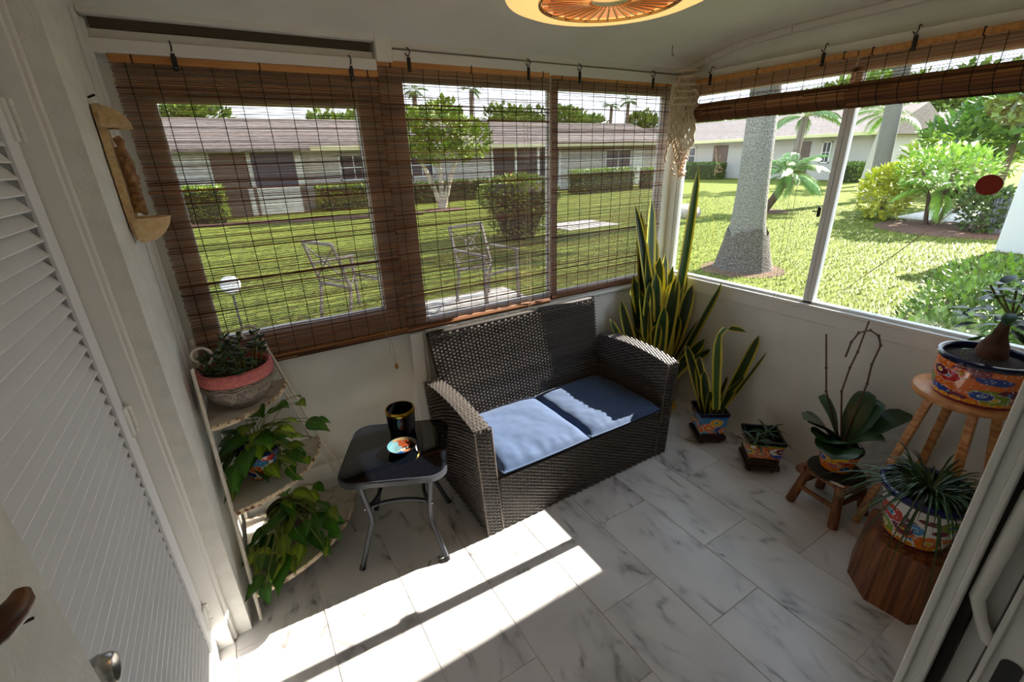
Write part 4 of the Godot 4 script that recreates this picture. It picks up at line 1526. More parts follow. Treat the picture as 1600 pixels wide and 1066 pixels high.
# four-sided flared pot; faces carry the print
func square_pot(o: Node3D, wb: float, wt: float, y0: float, h: float, m: Material, rim: Material):
	for k in 4:
		var f := MB.new()
		f.xf = Transform3D(Basis(Vector3.UP, PI / 2 * k), Vector3.ZERO)
		var a := Vector3(-wb / 2, y0, wb / 2)
		var b := Vector3(wb / 2, y0, wb / 2)
		var c := Vector3(wt / 2, y0 + h, wt / 2)
		var d := Vector3(-wt / 2, y0 + h, wt / 2)
		var nn := (b - a).cross(d - a).normalized()
		f.quad(a, b, c, d, nn, Vector2(0.25 * k, 0.0), Vector2(0.25 * k + 0.25, 0.0), Vector2(0.25 * k + 0.25, 1.0), Vector2(0.25 * k, 1.0))
		part(o, "painted_side", f, m)
	var r := MB.new()
	var hw := wt / 2 + 0.006
	var th := 0.016
	var y := y0 + h - 0.002
	r.box(Vector3(-hw, y, -hw), Vector3(hw, y + 0.022, -hw + th), 0.004)
	r.box(Vector3(-hw, y, hw - th), Vector3(hw, y + 0.022, hw), 0.004)
	r.box(Vector3(-hw, y, -hw + th), Vector3(-hw + th, y + 0.022, hw - th), 0.004)
	r.box(Vector3(hw - th, y, -hw + th), Vector3(hw, y + 0.022, hw - th), 0.004)
	var iw := wt / 2 - 0.010
	for k in 4:
		var bs := Basis(Vector3.UP, PI / 2 * k)
		r.quad(bs * Vector3(-iw, y - 0.05, iw), bs * Vector3(iw, y - 0.05, iw), bs * Vector3(iw, y + 0.02, iw), bs * Vector3(-iw, y + 0.02, iw), bs * Vector3(0, 0, -1))
	part(o, "rim", r, rim)
	var s := MB.new()
	s.box(Vector3(-iw, y0 + 0.01, -iw), Vector3(iw, y - 0.035, iw), 0.004)
	part(o, "soil", s, M.soil)
	# saucer on four ball feet
	var t := MB.new()
	t.box(Vector3(-wb / 2 - 0.014, 0.022, -wb / 2 - 0.014), Vector3(wb / 2 + 0.014, 0.036, wb / 2 + 0.014), 0.005)
	for e in [[-1, 0], [1, 0], [0, -1], [0, 1]]:
		var c := Vector3(e[0], 0, e[1]) * (wb / 2 + 0.012)
		var hx: float = 0.004 if e[0] != 0 else wb / 2 + 0.014
		var hz: float = 0.004 if e[1] != 0 else wb / 2 + 0.014
		t.box(c + Vector3(-hx, 0.030, -hz), c + Vector3(hx, 0.054, hz), 0.002)
	part(o, "saucer", t, mat(rgb(40, 14, 16), 0.2))
	for sx in [-1.0, 1.0]:
		for sz in [-1.0, 1.0]:
			var b := MB.new()
			b.ball(Vector3(sx * wb * 0.40, 0.013, sz * wb * 0.40), Vector3(0.014, 0.013, 0.014), 10, 8)
			part(o, "foot", b, mat(rgb(16, 14, 20), 0.25))

# ---------------------------------------------------------------- leaves
# snake plant blade: from base to tip, widest at 0.45, yellow margins
func snake_leaf(o: Node3D, base: Vector3, tip: Vector3, w: float, side: Vector3, bend: Vector3, r: RandomNumberGenerator):
	var p := bez(base, base.lerp(tip, 0.35) + bend, base.lerp(tip, 0.7) + bend, tip, 11)
	var ws := []
	for i in 12:
		var t := i / 11.0
		ws.append(w * 0.5 * (lerpf(0.55, 1.0, smoothstep(0.0, 0.45, t)) if t < 0.5 else sqrt(maxf(0.0, 1.0 - pow((t - 0.5) / 0.5, 2.2))) ) + 0.0006)
	var m := MB.new()
	var s := r.randf_range(0.85, 1.15)
	m.col = lin(44 * s, 66 * s, 34 * s)
	leaf(m, p, ws, side, 0.30, lin(206, 190, 70), 0.66)
	part(o, "leaf", m, M.snake)

func sansevieria():
	M.snake = vmat(0.38, 0.5, Color(0.34, 0.34, 0.08))
	# tall clump in the corner behind the loveseat
	var base := Vector3(2.300, 0.0, -1.92)
	var o := thing("snake_plant", "tall snake plant with yellow edged blades in the window corner", "plant", base)
	var ylw := talavera(211, "yellow", ["orange", "blue", "green"], "blue")
	round_pot(o, 0.10, 0.135, 0.25, ylw, mat(rgb(20, 24, 60), 0.15))
	var sc := MB.new()
	sc.lathe([Vector2(0, 0.001), Vector2(0.13, 0.001), Vector2(0.15, 0.018), Vector2(0.143, 0.02), Vector2(0.11, 0.008)], 32)
	part(o, "saucer", sc, mat(rgb(220, 170, 40), 0.2))
	var d0 := depth_of(base + Vector3(0, 0.6, 0))
	# tips in the picture: x, y, width in pixels, depth offset
	var tips := [[1092, 258, 14, 0.10], [1018, 308, 26, 0.02], [992, 320, 16, -0.03], [1001, 330, 20, 0.0], [998, 396, 24, 0.02], [1031, 402, 25, -0.04], [985, 452, 18, 0.03], [1049, 440, 22, 0.02], [1082, 445, 20, 0.06], [1128, 440, 24, 0.08],
		[953, 498, 14, 0.0], [962, 520, 18, 0.05], [1012, 470, 16, -0.05], [1060, 492, 18, 0.0], [1075, 430, 16, 0.10], [1000, 470, 18, 0.06], [1038, 480, 20, -0.06], [970, 470, 16, 0.08], [1052, 415, 15, 0.05], [1022, 452, 16, 0.08],
		[1101, 530, 18, 0.02], [1110, 545, 20, 0.05], [1090, 500, 16, -0.02], [990, 510, 22, 0.03], [1030, 505, 20, -0.03], [1065, 470, 20, 0.04], [1005, 425, 18, 0.08], [1043, 455, 18, 0.0], [1010, 380, 20, 0.06], [1024, 365, 18, 0.05], [1040, 395, 20, 0.04], [1008, 410, 20, -0.05], [1058, 430, 20, -0.03], [1025, 425, 22, -0.08], [990, 430, 18, 0.06], [1015, 440, 20, -0.09], [1000, 455, 20, -0.06], [1035, 440, 20, 0.09]]
	var r := rnd(21)
	for t in tips:
		var dep: float = d0 + t[3]
		var tip := at_depth(t[0], t[1], dep)
		while (tip.x > WX - 0.04 or tip.z < WZ + 0.07) and dep > 2.3:
			dep -= 0.01
			tip = at_depth(t[0], t[1], dep)
		tip -= base
		var a := r.randf() * TAU
		var b := Vector3(cos(a) * 0.075, 0.20, sin(a) * 0.075)
		b = b.lerp(Vector3(tip.x, 0.20, tip.z), 0.12)
		var w: float = t[2] * dep / FOCAL * 1.2
		var sd := CAM_RIGHT.rotated(Vector3.UP, r.randf_range(-0.9, 0.9))
		snake_leaf(o, b, tip, w, Vector3(sd.x, 0, sd.z), Vector3(r.randf_range(-0.02, 0.02), 0, r.randf_range(-0.02, 0.02)), r)
	# smaller one in a square pot
	var p2 := Vector3(2.262, 0.0, -1.455)
	var q := thing("snake_plant", "short snake plant with one folded blade in a square painted pot", "plant", p2, "", -deg_to_rad(33))
	square_pot(q, 0.138, 0.164, 0.036, 0.160, talavera(212, "sky", ["orange", "orange", "yellow", "blue"], "blue"), mat(rgb(14, 14, 34), 0.15))
	var inv := q.transform.affine_inverse()
	var d1 := depth_of(p2 + Vector3(0, 0.4, 0))
	var tips2 := [[1072, 538, 16, 0.0], [1186, 524, 20, 0.02], [1198, 550, 12, 0.05], [1092, 556, 16, 0.0], [1163, 588, 16, -0.03], [1100, 580, 15, -0.04], [1078, 560, 16, 0.05], [1108, 612, 18, -0.06], [1136, 588, 12, 0.06]]
	for t in tips2:
		var tw := at_depth(t[0], t[1], d1 + t[3])
		while tw.x > WX - 0.03:
			tw = EYE + (tw - EYE) * 0.99
		var tip := inv * tw
		var b := Vector3(r.randf_range(-0.035, 0.035), 0.15, r.randf_range(-0.035, 0.035)) + Vector3(tip.x, 0, tip.z) * 0.1
		var sd := inv.basis * CAM_RIGHT.rotated(Vector3.UP, r.randf_range(-0.6, 0.6))
		snake_leaf(q, b, tip, t[2] * d1 / FOCAL, Vector3(sd.x, 0, sd.z), Vector3(r.randf_range(-0.01, 0.01), 0.02, 0), r)
	# the blade that folds over
	var pts := PackedVector3Array()
	for e in [[1119, 640], [1119, 600], [1120, 565], [1121, 540], [1124, 524], [1132, 515], [1144, 513], [1156, 515], [1166, 519]]:
		pts.append(inv * at_depth(e[0], e[1], d1))
	var m := MB.new()
	m.col = lin(62, 92, 40)
	leaf(m, pts, [0.022, 0.026, 0.030, 0.026, 0.016, 0.019, 0.021, 0.016, 0.001], inv.basis * Vector3(CAM_RIGHT.x, 0.35, CAM_RIGHT.z), 0.25, lin(206, 190, 70), 0.6)
	part(q, "leaf", m, M.snake)
	var st := MB.new()
	st.ball(Vector3(0.045, 0.156, 0.035), Vector3(0.016, 0.010, 0.014), 10, 7)
	part(q, "pebble", st, mat(rgb(150, 120, 100), 0.8))

# heart-shaped leaf with a green or variegated face
func heart_leaf(o: Node3D, base: Vector3, dir: Vector3, l: float, w: float, r: RandomNumberGenerator, called := "leaf"):
	var up := Vector3.UP
	var s := dir.cross(up)
	if s.length() < 0.1:
		s = Vector3.RIGHT
	s = s.normalized()
	var droop := r.randf_range(0.1, 0.5)
	var p := PackedVector3Array()
	for i in 8:
		var t := i / 7.0
		p.append(base + dir * (l * t) + Vector3(0, -droop * l * t * t, 0))
	var ws := [0.30, 0.80, 1.0, 0.95, 0.78, 0.52, 0.24, 0.01].map(func(k): return k * w * 0.5)
	var m := MB.new()
	var k := r.randf_range(0.75, 1.25)
	m.col = lin(66 * k, 120 * k, 36 * k) if r.randf() < 0.66 else lin(146 * k, 172 * k, 58 * k)
	leaf(m, p, ws, s.rotated(dir.normalized(), r.randf_range(-0.5, 0.5)), 0.22, m.col.lerp(lin(40, 80, 26), 0.5), 0.5)
	part(o, called, m, M.pothos)

func pothos(o: Node3D, mouth: Vector3, spots: Array, sd: int, least_y: float):
	var r := rnd(sd)
	var inv := o.transform.affine_inverse()
	var more := []
	for s in spots:
		more.append(s)
		more.append([s[0] + r.randf_range(-16, 16), s[1] + r.randf_range(-14, 14), s[2] + r.randf_range(0.0, 0.08), s[3] * r.randf_range(0.6, 0.9)])
	for s in more:
		var tw := at_depth(s[0], s[1], minf(s[2], depth_of(on_y(s[0], s[1], least_y)) - 0.01))
		tw.x = maxf(tw.x, LX + 0.05)
		var tip := inv * tw
		var m := MB.new()
		var st := mouth + Vector3(r.randf_range(-0.03, 0.03), 0, r.randf_range(-0.03, 0.03))
		var mid := st.lerp(tip, 0.5) + Vector3(0, 0.05 + 0.12 * st.distance_to(tip), 0)
		m.tube(bez(st, st.lerp(mid, 0.8), mid, tip, 8), 0.0016, 5)
		part(o, "stem", m, M.stem)
		var d := (tip - st)
		d.y = d.y * 0.4 - 0.03
		d = d.normalized().rotated(Vector3.UP, r.randf_range(-0.7, 0.7))
		var sz: float = s[3] * s[2] / FOCAL * 1.08
		heart_leaf(o, tip - d * sz * 0.4, d, sz, sz * r.randf_range(0.62, 0.8), r)

func plant_rack():
	M.pothos = vmat(0.32, 0.5, Color(0.3, 0.4, 0.08))
	M.stem = mat(rgb(120, 128, 62), 0.6)
	var iron := relief(tri_mat(mat(Color.WHITE, 0.6), noise_tex(noise(131, 0.035, FastNoiseLite.TYPE_SIMPLEX, 4), 256, ramp([rgb(96, 52, 30), rgb(216, 206, 188), rgb(226, 220, 208)], [0.10, 0.18, 0.6])), Vector3(2.5, 2.5, 2.5), true), noise_tex(noise(132, 0.08), 256), 0.05)
	var deck := tri_mat(mat(Color.WHITE, 0.5), noise_tex(noise(133, 0.02, FastNoiseLite.TYPE_SIMPLEX, 4), 256, ramp([rgb(168, 152, 134), rgb(204, 196, 182)], [0.1, 0.4])), Vector3(1.6, 1.6, 1.6))
	var rust := tri_mat(mat(Color.WHITE, 0.8), noise_tex(noise(134, 0.04, FastNoiseLite.TYPE_SIMPLEX, 4), 256, ramp([rgb(88, 44, 26), rgb(150, 96, 60), rgb(226, 208, 176)], [0.26, 0.34, 0.38])), Vector3(2.6, 2.6, 2.6))
	var c := Vector3(-0.232, 0, WZ + 0.038)
	var o := thing("corner_plant_rack", "white rusty iron corner rack with three quarter-round shelves", "plant stand", c)
	var tiers := [[0.10, 0.495], [0.42, 0.385], [0.755, 0.300]]
	for t in tiers:
		var y: float = t[0]
		var rr: float = t[1]
		var s := MB.new()
		var poly := PackedVector2Array([Vector2(0, 0)])
		for i in 19:
			var a := PI / 2 * i / 18
			poly.append(Vector2(cos(a) * rr, sin(a) * rr))
		s.xf = Transform3D(Basis(Vector3.RIGHT, PI / 2), Vector3(0, y, 0))
		s.prism(poly, -0.004, 0.0)
		var sh := part(o, "shelf", s, deck)
		var e := MB.new()
		var g := [PackedVector3Array(), PackedVector3Array(), PackedVector3Array()]
		for i in 25:
			var a := PI / 2 * i / 24
			g[0].append(Vector3(cos(a) * rr, y - 0.014, sin(a) * rr))
			g[1].append(Vector3(cos(a) * (rr + 0.004), y, sin(a) * (rr + 0.004)))
			g[2].append(Vector3(cos(a) * (rr - 0.002), y + 0.008, sin(a) * (rr - 0.002)))
		e.grid(g)
		part(sh, "rim", e, rust)
	# legs: one in the corner, two leaning back along the walls, with a scroll on top
	var lm := MB.new()
	lm.tube(PackedVector3Array([Vector3(0.006, 0, 0.006), Vector3(0.006, 1.02, 0.006)]), 0.007, 8)
	part(o, "corner_post", lm, iron)
	for k in 2:
		var m := MB.new()
		var d := Vector3(0, 0, 1) if k == 0 else Vector3(1, 0, 0)
		var off := Vector3(0.007, 0, 0) if k == 0 else Vector3(0, 0, 0.007)
		m.tube(PackedVector3Array([d * 0.520 + off, d * 0.495 + off + Vector3(0, 0.10, 0), d * 0.388 + off + Vector3(0, 0.42, 0), d * 0.302 + off + Vector3(0, 0.755, 0), d * 0.245 + off + Vector3(0, 0.98, 0)]), 0.0065, 8)
		m.tube(PackedVector3Array([d * 0.455 + off + Vector3(0, 0.10, 0), d * 0.352 + off + Vector3(0, 0.42, 0), d * 0.272 + off + Vector3(0, 0.755, 0)]), 0.005, 8)
		part(o, "leg", m, iron)
		var sc := MB.new()
		var p := PackedVector3Array()
		for i in 25:
			var a := -PI * 0.5 + TAU * 0.92 * i / 24.0
			var q := 0.042 * (1.0 - 0.45 * i / 24.0)
			p.append(d * (0.225 - 0.02) + off + (d * cos(a) * q if k == 1 else Vector3(cos(a) * q + 0.03, 0, -0.02)) + Vector3(0, 1.00 + sin(a) * q, 0))
		sc.tube(p, 0.0055, 8)
		part(o, "scroll", sc, iron)
	# grey bowl with a pink lip and carved scrolls, a jade plant in it
	var pot := thing("succulent_bowl", "grey carved bowl with a pink rim holding a dark jade plant", "plant", Vector3(-0.100, 0.7552, -1.985))
	var grey := relief(tri_mat(mat(Color.WHITE, 0.85), noise_tex(noise(141, 0.03), 256, ramp([rgb(112, 104, 98), rgb(158, 148, 138)], [0.3, 0.7])), Vector3(6, 6, 6), false), noise_tex(noise(142, 0.07), 256), 0.15)
	var pink := tri_mat(mat(Color.WHITE, 0.75), noise_tex(noise(143, 0.03), 256, ramp([rgb(198, 104, 104), rgb(220, 132, 124)], [0.3, 0.7])), Vector3(6, 6, 6), false)
	var b := MB.new()
	b.lathe([Vector2(0, 0), Vector2(0.055, 0), Vector2(0.080, 0.020), Vector2(0.108, 0.055), Vector2(0.126, 0.095), Vector2(0.131, 0.118), Vector2(0.130, 0.128)], 48)
	part(pot, "bowl", b, grey)
	var k := MB.new()
	k.lathe([Vector2(0.130, 0.126), Vector2(0.134, 0.132), Vector2(0.137, 0.156), Vector2(0.134, 0.170), Vector2(0.126, 0.176), Vector2(0.117, 0.170), Vector2(0.113, 0.150)], 48)
	part(pot, "lip", k, pink)
	var cv := mat(rgb(182, 168, 148), 0.85)
	for i in 10:
		var a0 := TAU * i / 10.0
		for rr in [0.020, 0.011]:
			var cm := MB.new()
			var p := PackedVector3Array()
			for j in 15:
				var t := -0.3 + (PI + 0.6) * j / 14.0
				var yy: float = 0.078 - sin(t) * rr + 0.008
				var aa: float = a0 + cos(t) * rr / 0.12
				var q := lerpf(0.104, 0.131, clampf((yy - 0.055) / 0.06, 0, 1)) + 0.002
				p.append(Vector3(cos(aa) * q, yy, sin(aa) * q))
			cm.tube(p, 0.0032, 5)
			part(pot, "carved_scroll", cm, cv)
	var wv := MB.new()
	for s in 2:
		var p := PackedVector3Array()
		for j in 61:
			var t := TAU * j / 60
			p.append(Vector3(cos(t) * 0.1325, 0.108 + s * 0.010 + 0.005 * sin(t * 10), sin(t) * 0.1325))
		wv.tube(p, 0.002, 5)
	part(pot, "carved_band", wv, cv)
	var so := MB.new()
	so.lathe([Vector2(0.116, 0.148), Vector2(0, 0.155)], 28)
	part(pot, "soil", so, M.soil)
	var r := rnd(44)
	var jade := vmat(0.35, 0.5, Color(0.1, 0.16, 0.05))
	for i in 30:
		var a := r.randf() * TAU
		var q := sqrt(r.randf()) * 0.10
		var h := r.randf_range(0.02, 0.11) * (1.2 if i < 26 else 1.9)
		var st := Vector3(cos(a) * q, 0.152, sin(a) * q)
		var en := st + Vector3(cos(a) * 0.025, h, sin(a) * 0.025)
		var m := MB.new()
		m.tube(PackedVector3Array([st, st.lerp(en, 0.5) + Vector3(0.005, 0, 0), en]), 0.003, 5)
		part(pot, "stem", m, M.stem)
		for j in 6:
			var l := MB.new()
			var s := r.randf_range(0.7, 1.3)
			l.col = lin(50 * s, 74 * s, 40 * s)
			var t := j / 6.0
			var dd := Vector3(cos(j * 2.4 + i), r.randf_range(0.1, 0.9), sin(j * 2.4 + i)).normalized()
			var f := st.lerp(en, 0.55 + 0.45 * t)
			l.xf = Transform3D(Basis.looking_at(dd, Vector3.UP if absf(dd.y) < 0.95 else Vector3.RIGHT), f + dd * 0.014)
			l.ball(Vector3.ZERO, Vector3(0.009, 0.004, 0.016), 7, 5)
			part(pot, "leaf", l, jade)
	# painted pot with pothos on the middle shelf
	var p1 := thing("pothos", "trailing pothos in a red and blue painted pot on rack", "plant", Vector3(-0.095, 0.4205, -1.965))
	round_pot(p1, 0.062, 0.088, 0.135, talavera(213, "white", ["red", "orange", "blue", "sky"], "navy"), mat(rgb(22, 28, 84), 0.15))
	var dd := depth_of(Vector3(-0.09, 0.6, -1.95))
	var r2 := rnd(66)
	var spots := []
	for e in [[430, 640, 26], [452, 655, 26], [448, 668, 22], [470, 628, 22], [492, 661, 34], [478, 682, 20], [402, 642, 38], [425, 665, 38], [440, 690, 30], [410, 690, 34], [385, 668, 40], [368, 690, 42], [350, 705, 38], [345, 692, 30], [385, 715, 48], [408, 732, 36], [372, 735, 44], [365, 752, 40], [428, 712, 36], [448, 716, 30], [462, 700, 24], [470, 715, 22], [455, 735, 24], [480, 718, 18], [425, 735, 30], [462, 695, 22], [395, 655, 30], [418, 688, 34], [358, 720, 36], [440, 672, 28], [400, 700, 40], [380, 690, 36]]:
		spots.append([e[0], e[1], dd + r2.randf_range(-0.14, 0.04), e[2]])
	pothos(p1, Vector3(0, 0.13, 0), spots, 67, 0.47)
	# brown pot on the lowest shelf
	var p2 := thing("pothos", "pothos in a plain dark pot on the lowest shelf of rack", "plant", Vector3(-0.045, 0.1005, -1.925))
	round_pot(p2, 0.060, 0.085, 0.14, mat(rgb(58, 44, 38), 0.6), mat(rgb(50, 38, 34), 0.6))
	var d2 := depth_of(Vector3(-0.04, 0.3, -1.9))
	spots = []
	for e in [[455, 752, 30], [470, 770, 34], [488, 775, 30], [505, 790, 32], [520, 800, 28], [498, 808, 32], [515, 818, 30], [475, 800, 34], [450, 790, 34], [430, 815, 46], [405, 835, 36], [415, 855, 40], [440, 845, 40], [390, 862, 34], [400, 912, 32], [440, 888, 46], [465, 865, 40], [425, 880, 34], [495, 840, 30], [508, 848, 24], [465, 835, 36], [420, 800, 30], [480, 830, 32], [455, 815, 36], [410, 870, 34], [445, 770, 24], [497, 760, 20], [525, 812, 22], [382, 878, 22]]:
		spots.append([e[0], e[1], d2 + r2.randf_range(-0.16, 0.06), e[2]])
	pothos(p2, Vector3(0, 0.13, 0), spots, 68, 0.15)

# narrow arching blades that start together
func strap_leaf(m: MB, base: Vector3, dir: Vector3, l: float, w: float, drop: float, r: RandomNumberGenerator, col: Color):
	var p := PackedVector3Array()
	var n := 7
	for i in n + 1:
		var t := float(i) / n
		p.append(base + dir * (l * t) + Vector3(0, -drop * l * t * t, 0))
	var ws := []
	for i in n + 1:
		var t := float(i) / n
		ws.append(w * 0.5 * minf(1.0, (1.0 - t) * 2.2 + 0.03) * lerpf(0.7, 1.0, minf(1.0, t * 4)))
	m.col = col
	var s := dir.cross(Vector3.UP)
	if s.length() < 0.05:
		s = Vector3.RIGHT
	leaf(m, p, ws, s.normalized(), 0.35)

func stool_plants():
	M.strap = vmat(0.3, 0.5, Color(0.12, 0.2, 0.05))
	var r := rnd(88)
	# aloe-like plant in a square pot
	var p := Vector3(2.262, 0, -1.118)
	var q := thing("aloe_plant", "spiky small aloe spilling over a square orange painted pot", "plant", p, "", -deg_to_rad(44))
	square_pot(q, 0.142, 0.176, 0.036, 0.155, talavera(214, "orange", ["yellow", "orange", "blue", "white", "wine"], "green"), mat(rgb(18, 24, 26), 0.15))
	for cl in [[Vector3(-0.055, 0.19, 0.075), 13, 0.13], [Vector3(0.03, 0.19, -0.045), 11, 0.15], [Vector3(-0.01, 0.185, 0.01), 8, 0.09]]:
		for i in cl[1]:
			var a: float = TAU * i / cl[1] + r.randf() * 0.4
			var d := Vector3(cos(a), r.randf_range(0.15, 1.4), sin(a)).normalized()
			var m := MB.new()
			var s := r.randf_range(0.8, 1.2)
			strap_leaf(m, cl[0], d, cl[2] * r.randf_range(0.6, 1.15), 0.014, 0.45, r, lin(44 * s, 70 * s, 36 * s))
			part(q, "leaf", m, M.strap)

	# milking stool of split logs
	var log_w := grain_mat([rgb(92, 52, 30), rgb(128, 78, 46), rgb(150, 98, 60)], 151, Vector3(60, 6, 60), 0.6)
	var so := Vector3(2.232, 0, -0.742)
	var st := thing("wooden_stool", "low rustic log stool under the orchid", "stool", so, "", deg_to_rad(-8))
	var tp := MB.new()
	tp.box(Vector3(-0.10, 0.188, -0.115), Vector3(0.10, 0.214, 0.115), 0.008)
	part(st, "seat", tp, log_w)
	for s in [-1.0, 1.0]:
		var e := MB.new()
		e.tube(PackedVector3Array([Vector3(-0.118, 0.200, s * 0.095), Vector3(0.118, 0.200, s * 0.095)]), 0.022, 12)
		part(st, "log_edge", e, log_w)
	for sx in [-1.0, 1.0]:
		for sz in [-1.0, 1.0]:
			var l := MB.new()
			l.tube(PackedVector3Array([Vector3(sx * 0.075, 0.195, sz * 0.075), Vector3(sx * 0.112, 0.0, sz * 0.108)]), [0.020, 0.022], 12)
			part(st, "leg", l, log_w)
		var br := MB.new()
		br.tube(PackedVector3Array([Vector3(sx * 0.095, 0.095, -0.09), Vector3(sx * 0.095, 0.095, 0.09)]), 0.012, 10)
		part(st, "stretcher", br, log_w)
	for sz in [-1.0, 1.0]:
		var br := MB.new()
		br.tube(PackedVector3Array([Vector3(-0.09, 0.115, sz * 0.092), Vector3(0.09, 0.115, sz * 0.092)]), 0.012, 10)
		part(st, "stretcher", br, log_w)
	var pad := thing("moss_mat", "dark mossy mat and pale wood chip under the orchid pot", "mat", so + Vector3(0, 0.2145, 0))
	var pm := MB.new()
	pm.lathe([Vector2(0, 0), Vector2(0.112, 0), Vector2(0.118, 0.006), Vector2(0.108, 0.014), Vector2(0, 0.015)], 24)
	part(pad, "moss", pm, relief(tri_mat(mat(Color.WHITE, 0.95), noise_tex(noise(161, 0.06), 256, ramp([rgb(26, 28, 18), rgb(62, 60, 40)], [0.3, 0.7])), Vector3(8, 8, 8)), noise_tex(noise(162, 0.1), 128), 0.6))
	var cm := MB.new()
	cm.box(Vector3(-0.112, 0.001, 0.01), Vector3(-0.098, 0.010, 0.085), 0.002)
	part(pad, "wood_chip", cm, mat(rgb(214, 200, 178), 0.7))
	# orchid
	var ob := so + Vector3(0.01, 0.2295, -0.01)
	var oc := thing("orchid", "orchid without flowers, broad leaves and arched bare stems on stool", "plant", ob)
	round_pot(oc, 0.062, 0.092, 0.12, talavera(215, "orange", ["red", "yellow", "blue", "orange"], "navy"), mat(rgb(24, 24, 60), 0.15))
	var dep := depth_of(ob + Vector3(0, 0.2, 0))
	var lf := vmat(0.3, 0.5, Color(0.1, 0.16, 0.05))
	for e in [[1262, 660, 1310, 632, 62, 0.0], [1255, 655, 1330, 655, 44, -0.05], [1282, 690, 1335, 650, 52, -0.07], [1300, 718, 1345, 662, 58, -0.12], [1425, 648, 1340, 655, 40, -0.03], [1385, 690, 1335, 655, 28, -0.07], [1358, 612, 1335, 650, 32, 0.05], [1372, 625, 1340, 655, 40, 0.03], [1278, 620, 1320, 640, 48, 0.03]]:
		var tip := at_depth(e[0], e[1], dep + e[5]) - ob
		var bs := Vector3(0, 0.125, 0) + Vector3(tip.x, 0, tip.z) * 0.12
		var pth := bez(bs, bs.lerp(tip, 0.3) + Vector3(0, 0.045, 0), bs.lerp(tip, 0.75) + Vector3(0, 0.04, 0), tip, 8)
		var ww := []
		for i in 9:
			var t := i / 8.0
			ww.append(e[4] * 0.5 * dep / FOCAL * (0.35 + 0.65 * smoothstep(0.0, 0.4, t)) * (1.0 if t < 0.6 else sqrt(maxf(0.0, 1.0 - pow((t - 0.6) / 0.4, 2.0)))) + 0.0008)
		var m := MB.new()
		var s := r.randf_range(0.85, 1.15)
		m.col = lin(40 * s, 66 * s, 38 * s)
		leaf(m, pth, ww, Vector3(tip.x - bs.x, 0, tip.z - bs.z).cross(Vector3.UP).normalized(), 0.18)
		part(oc, "leaf", m, lf)
	var cane := mat(rgb(84, 58, 36), 0.6)
	for e in [[[1291, 612], [1291, 575], [1291, 522]], [[1315, 612], [1328, 575], [1340, 550], [1358, 502]], [[1355, 600], [1362, 570], [1376, 540], [1373, 525], [1360, 516], [1342, 520], [1330, 535], [1321, 558]]]:
		var pa := PackedVector3Array([Vector3(0, 0.12, 0)])
		for s in e:
			pa.append(at_depth(s[0], s[1], dep + 0.02) - ob)
		var m := MB.new()
		m.tube(pa, 0.0042, 6)
		for i in range(1, pa.size() - 1):
			m.ball(pa[i], Vector3(0.0068, 0.0078, 0.0068), 7, 5)
		part(oc, "flower_stem", m, cane)

	# faceted log stump with a painted pot of fine arching leaves
	var sp := Vector3(1.985, 0, -0.355)
	var stump_w := grain_mat([rgb(82, 42, 22), rgb(116, 64, 34), rgb(150, 92, 52)], 152, Vector3(70, 3, 70), 0.4)
	var su := thing("log_stump", "faceted polished log stump under the spider plant pot", "stump", sp)
	var sm := MB.new()
	var rim := []
	for k in 8:
		var a := TAU * k / 8 + 0.25
		rim.append(Vector3(cos(a), 0, sin(a)) * (0.175 + 0.012 * sin(k * 2.3)))
	for k in 8:
		var a: Vector3 = rim[k]
		var b: Vector3 = rim[(k + 1) % 8]
		var at := a * 0.88 + Vector3(0, 0.255, 0)
		var bt := b * 0.88 + Vector3(0, 0.255, 0)
		var av := a * 0.85 + Vector3(0, 0.265, 0)
		var bv := b * 0.85 + Vector3(0, 0.265, 0)
		var c := Vector3(0, 0.13, 0)
		sm.flat(a, b, bt, c); sm.flat(a, bt, at, c)
		sm.flat(at, bt, bv, c); sm.flat(at, bv, av, c)
		sm.flat(av, bv, Vector3(0, 0.265, 0), c)
		sm.flat(a, b, Vector3.ZERO, c)
	part(su, "trunk_block", sm, stump_w)
	var pb := sp + Vector3(0.0, 0.2655, -0.01)
	var pl := thing("spider_plant", "grassy arching plant in a floral painted pot on stump", "plant", pb)
	round_pot(pl, 0.090, 0.142, 0.225, talavera(216, "white", ["red", "green", "orange", "sky", "wine"], "navy", "white"), mat(rgb(22, 26, 90), 0.15))
	for i in 210:
		var a := r.randf() * TAU
		var d := Vector3(cos(a), r.randf_range(0.35, 2.0), sin(a)).normalized()
		var m := MB.new()
		var s := r.randf_range(0.7, 1.3)
		strap_leaf(m, Vector3(cos(a) * r.randf() * 0.05, 0.20, sin(a) * r.randf() * 0.05), d, r.randf_range(0.20, 0.38), 0.0065, r.randf_range(0.5, 1.3), r, lin(46 * s, 76 * s, 40 * s))
		part(pl, "leaf", m, M.strap)
	var lb := MB.new()
	lb.ball(Vector3(-0.02, 0.195, 0.03), Vector3(0.028, 0.022, 0.024), 10, 7)
	part(pl, "root_knob", lb, mat(rgb(120, 84, 54), 0.8))

	# tall stool with splayed legs by the window, bonsai-like plant in the big pot on it
	var tp2 := Vector3(2.352, 0, -0.43)
	var pine := grain_mat([rgb(176, 112, 62), rgb(206, 144, 88), rgb(220, 164, 106)], 153, Vector3(20, 60, 20), 0.42)
	var ts := thing("tall_wooden_stool", "tall honey coloured wooden stool with round seat by window", "stool", tp2)
	var se := MB.new()
	se.lathe([Vector2(0, 0.712), Vector2(0.155, 0.712), Vector2(0.170, 0.720), Vector2(0.174, 0.732), Vector2(0.170, 0.745), Vector2(0.158, 0.750), Vector2(0, 0.746)], 40)
	part(ts, "seat", se, pine)
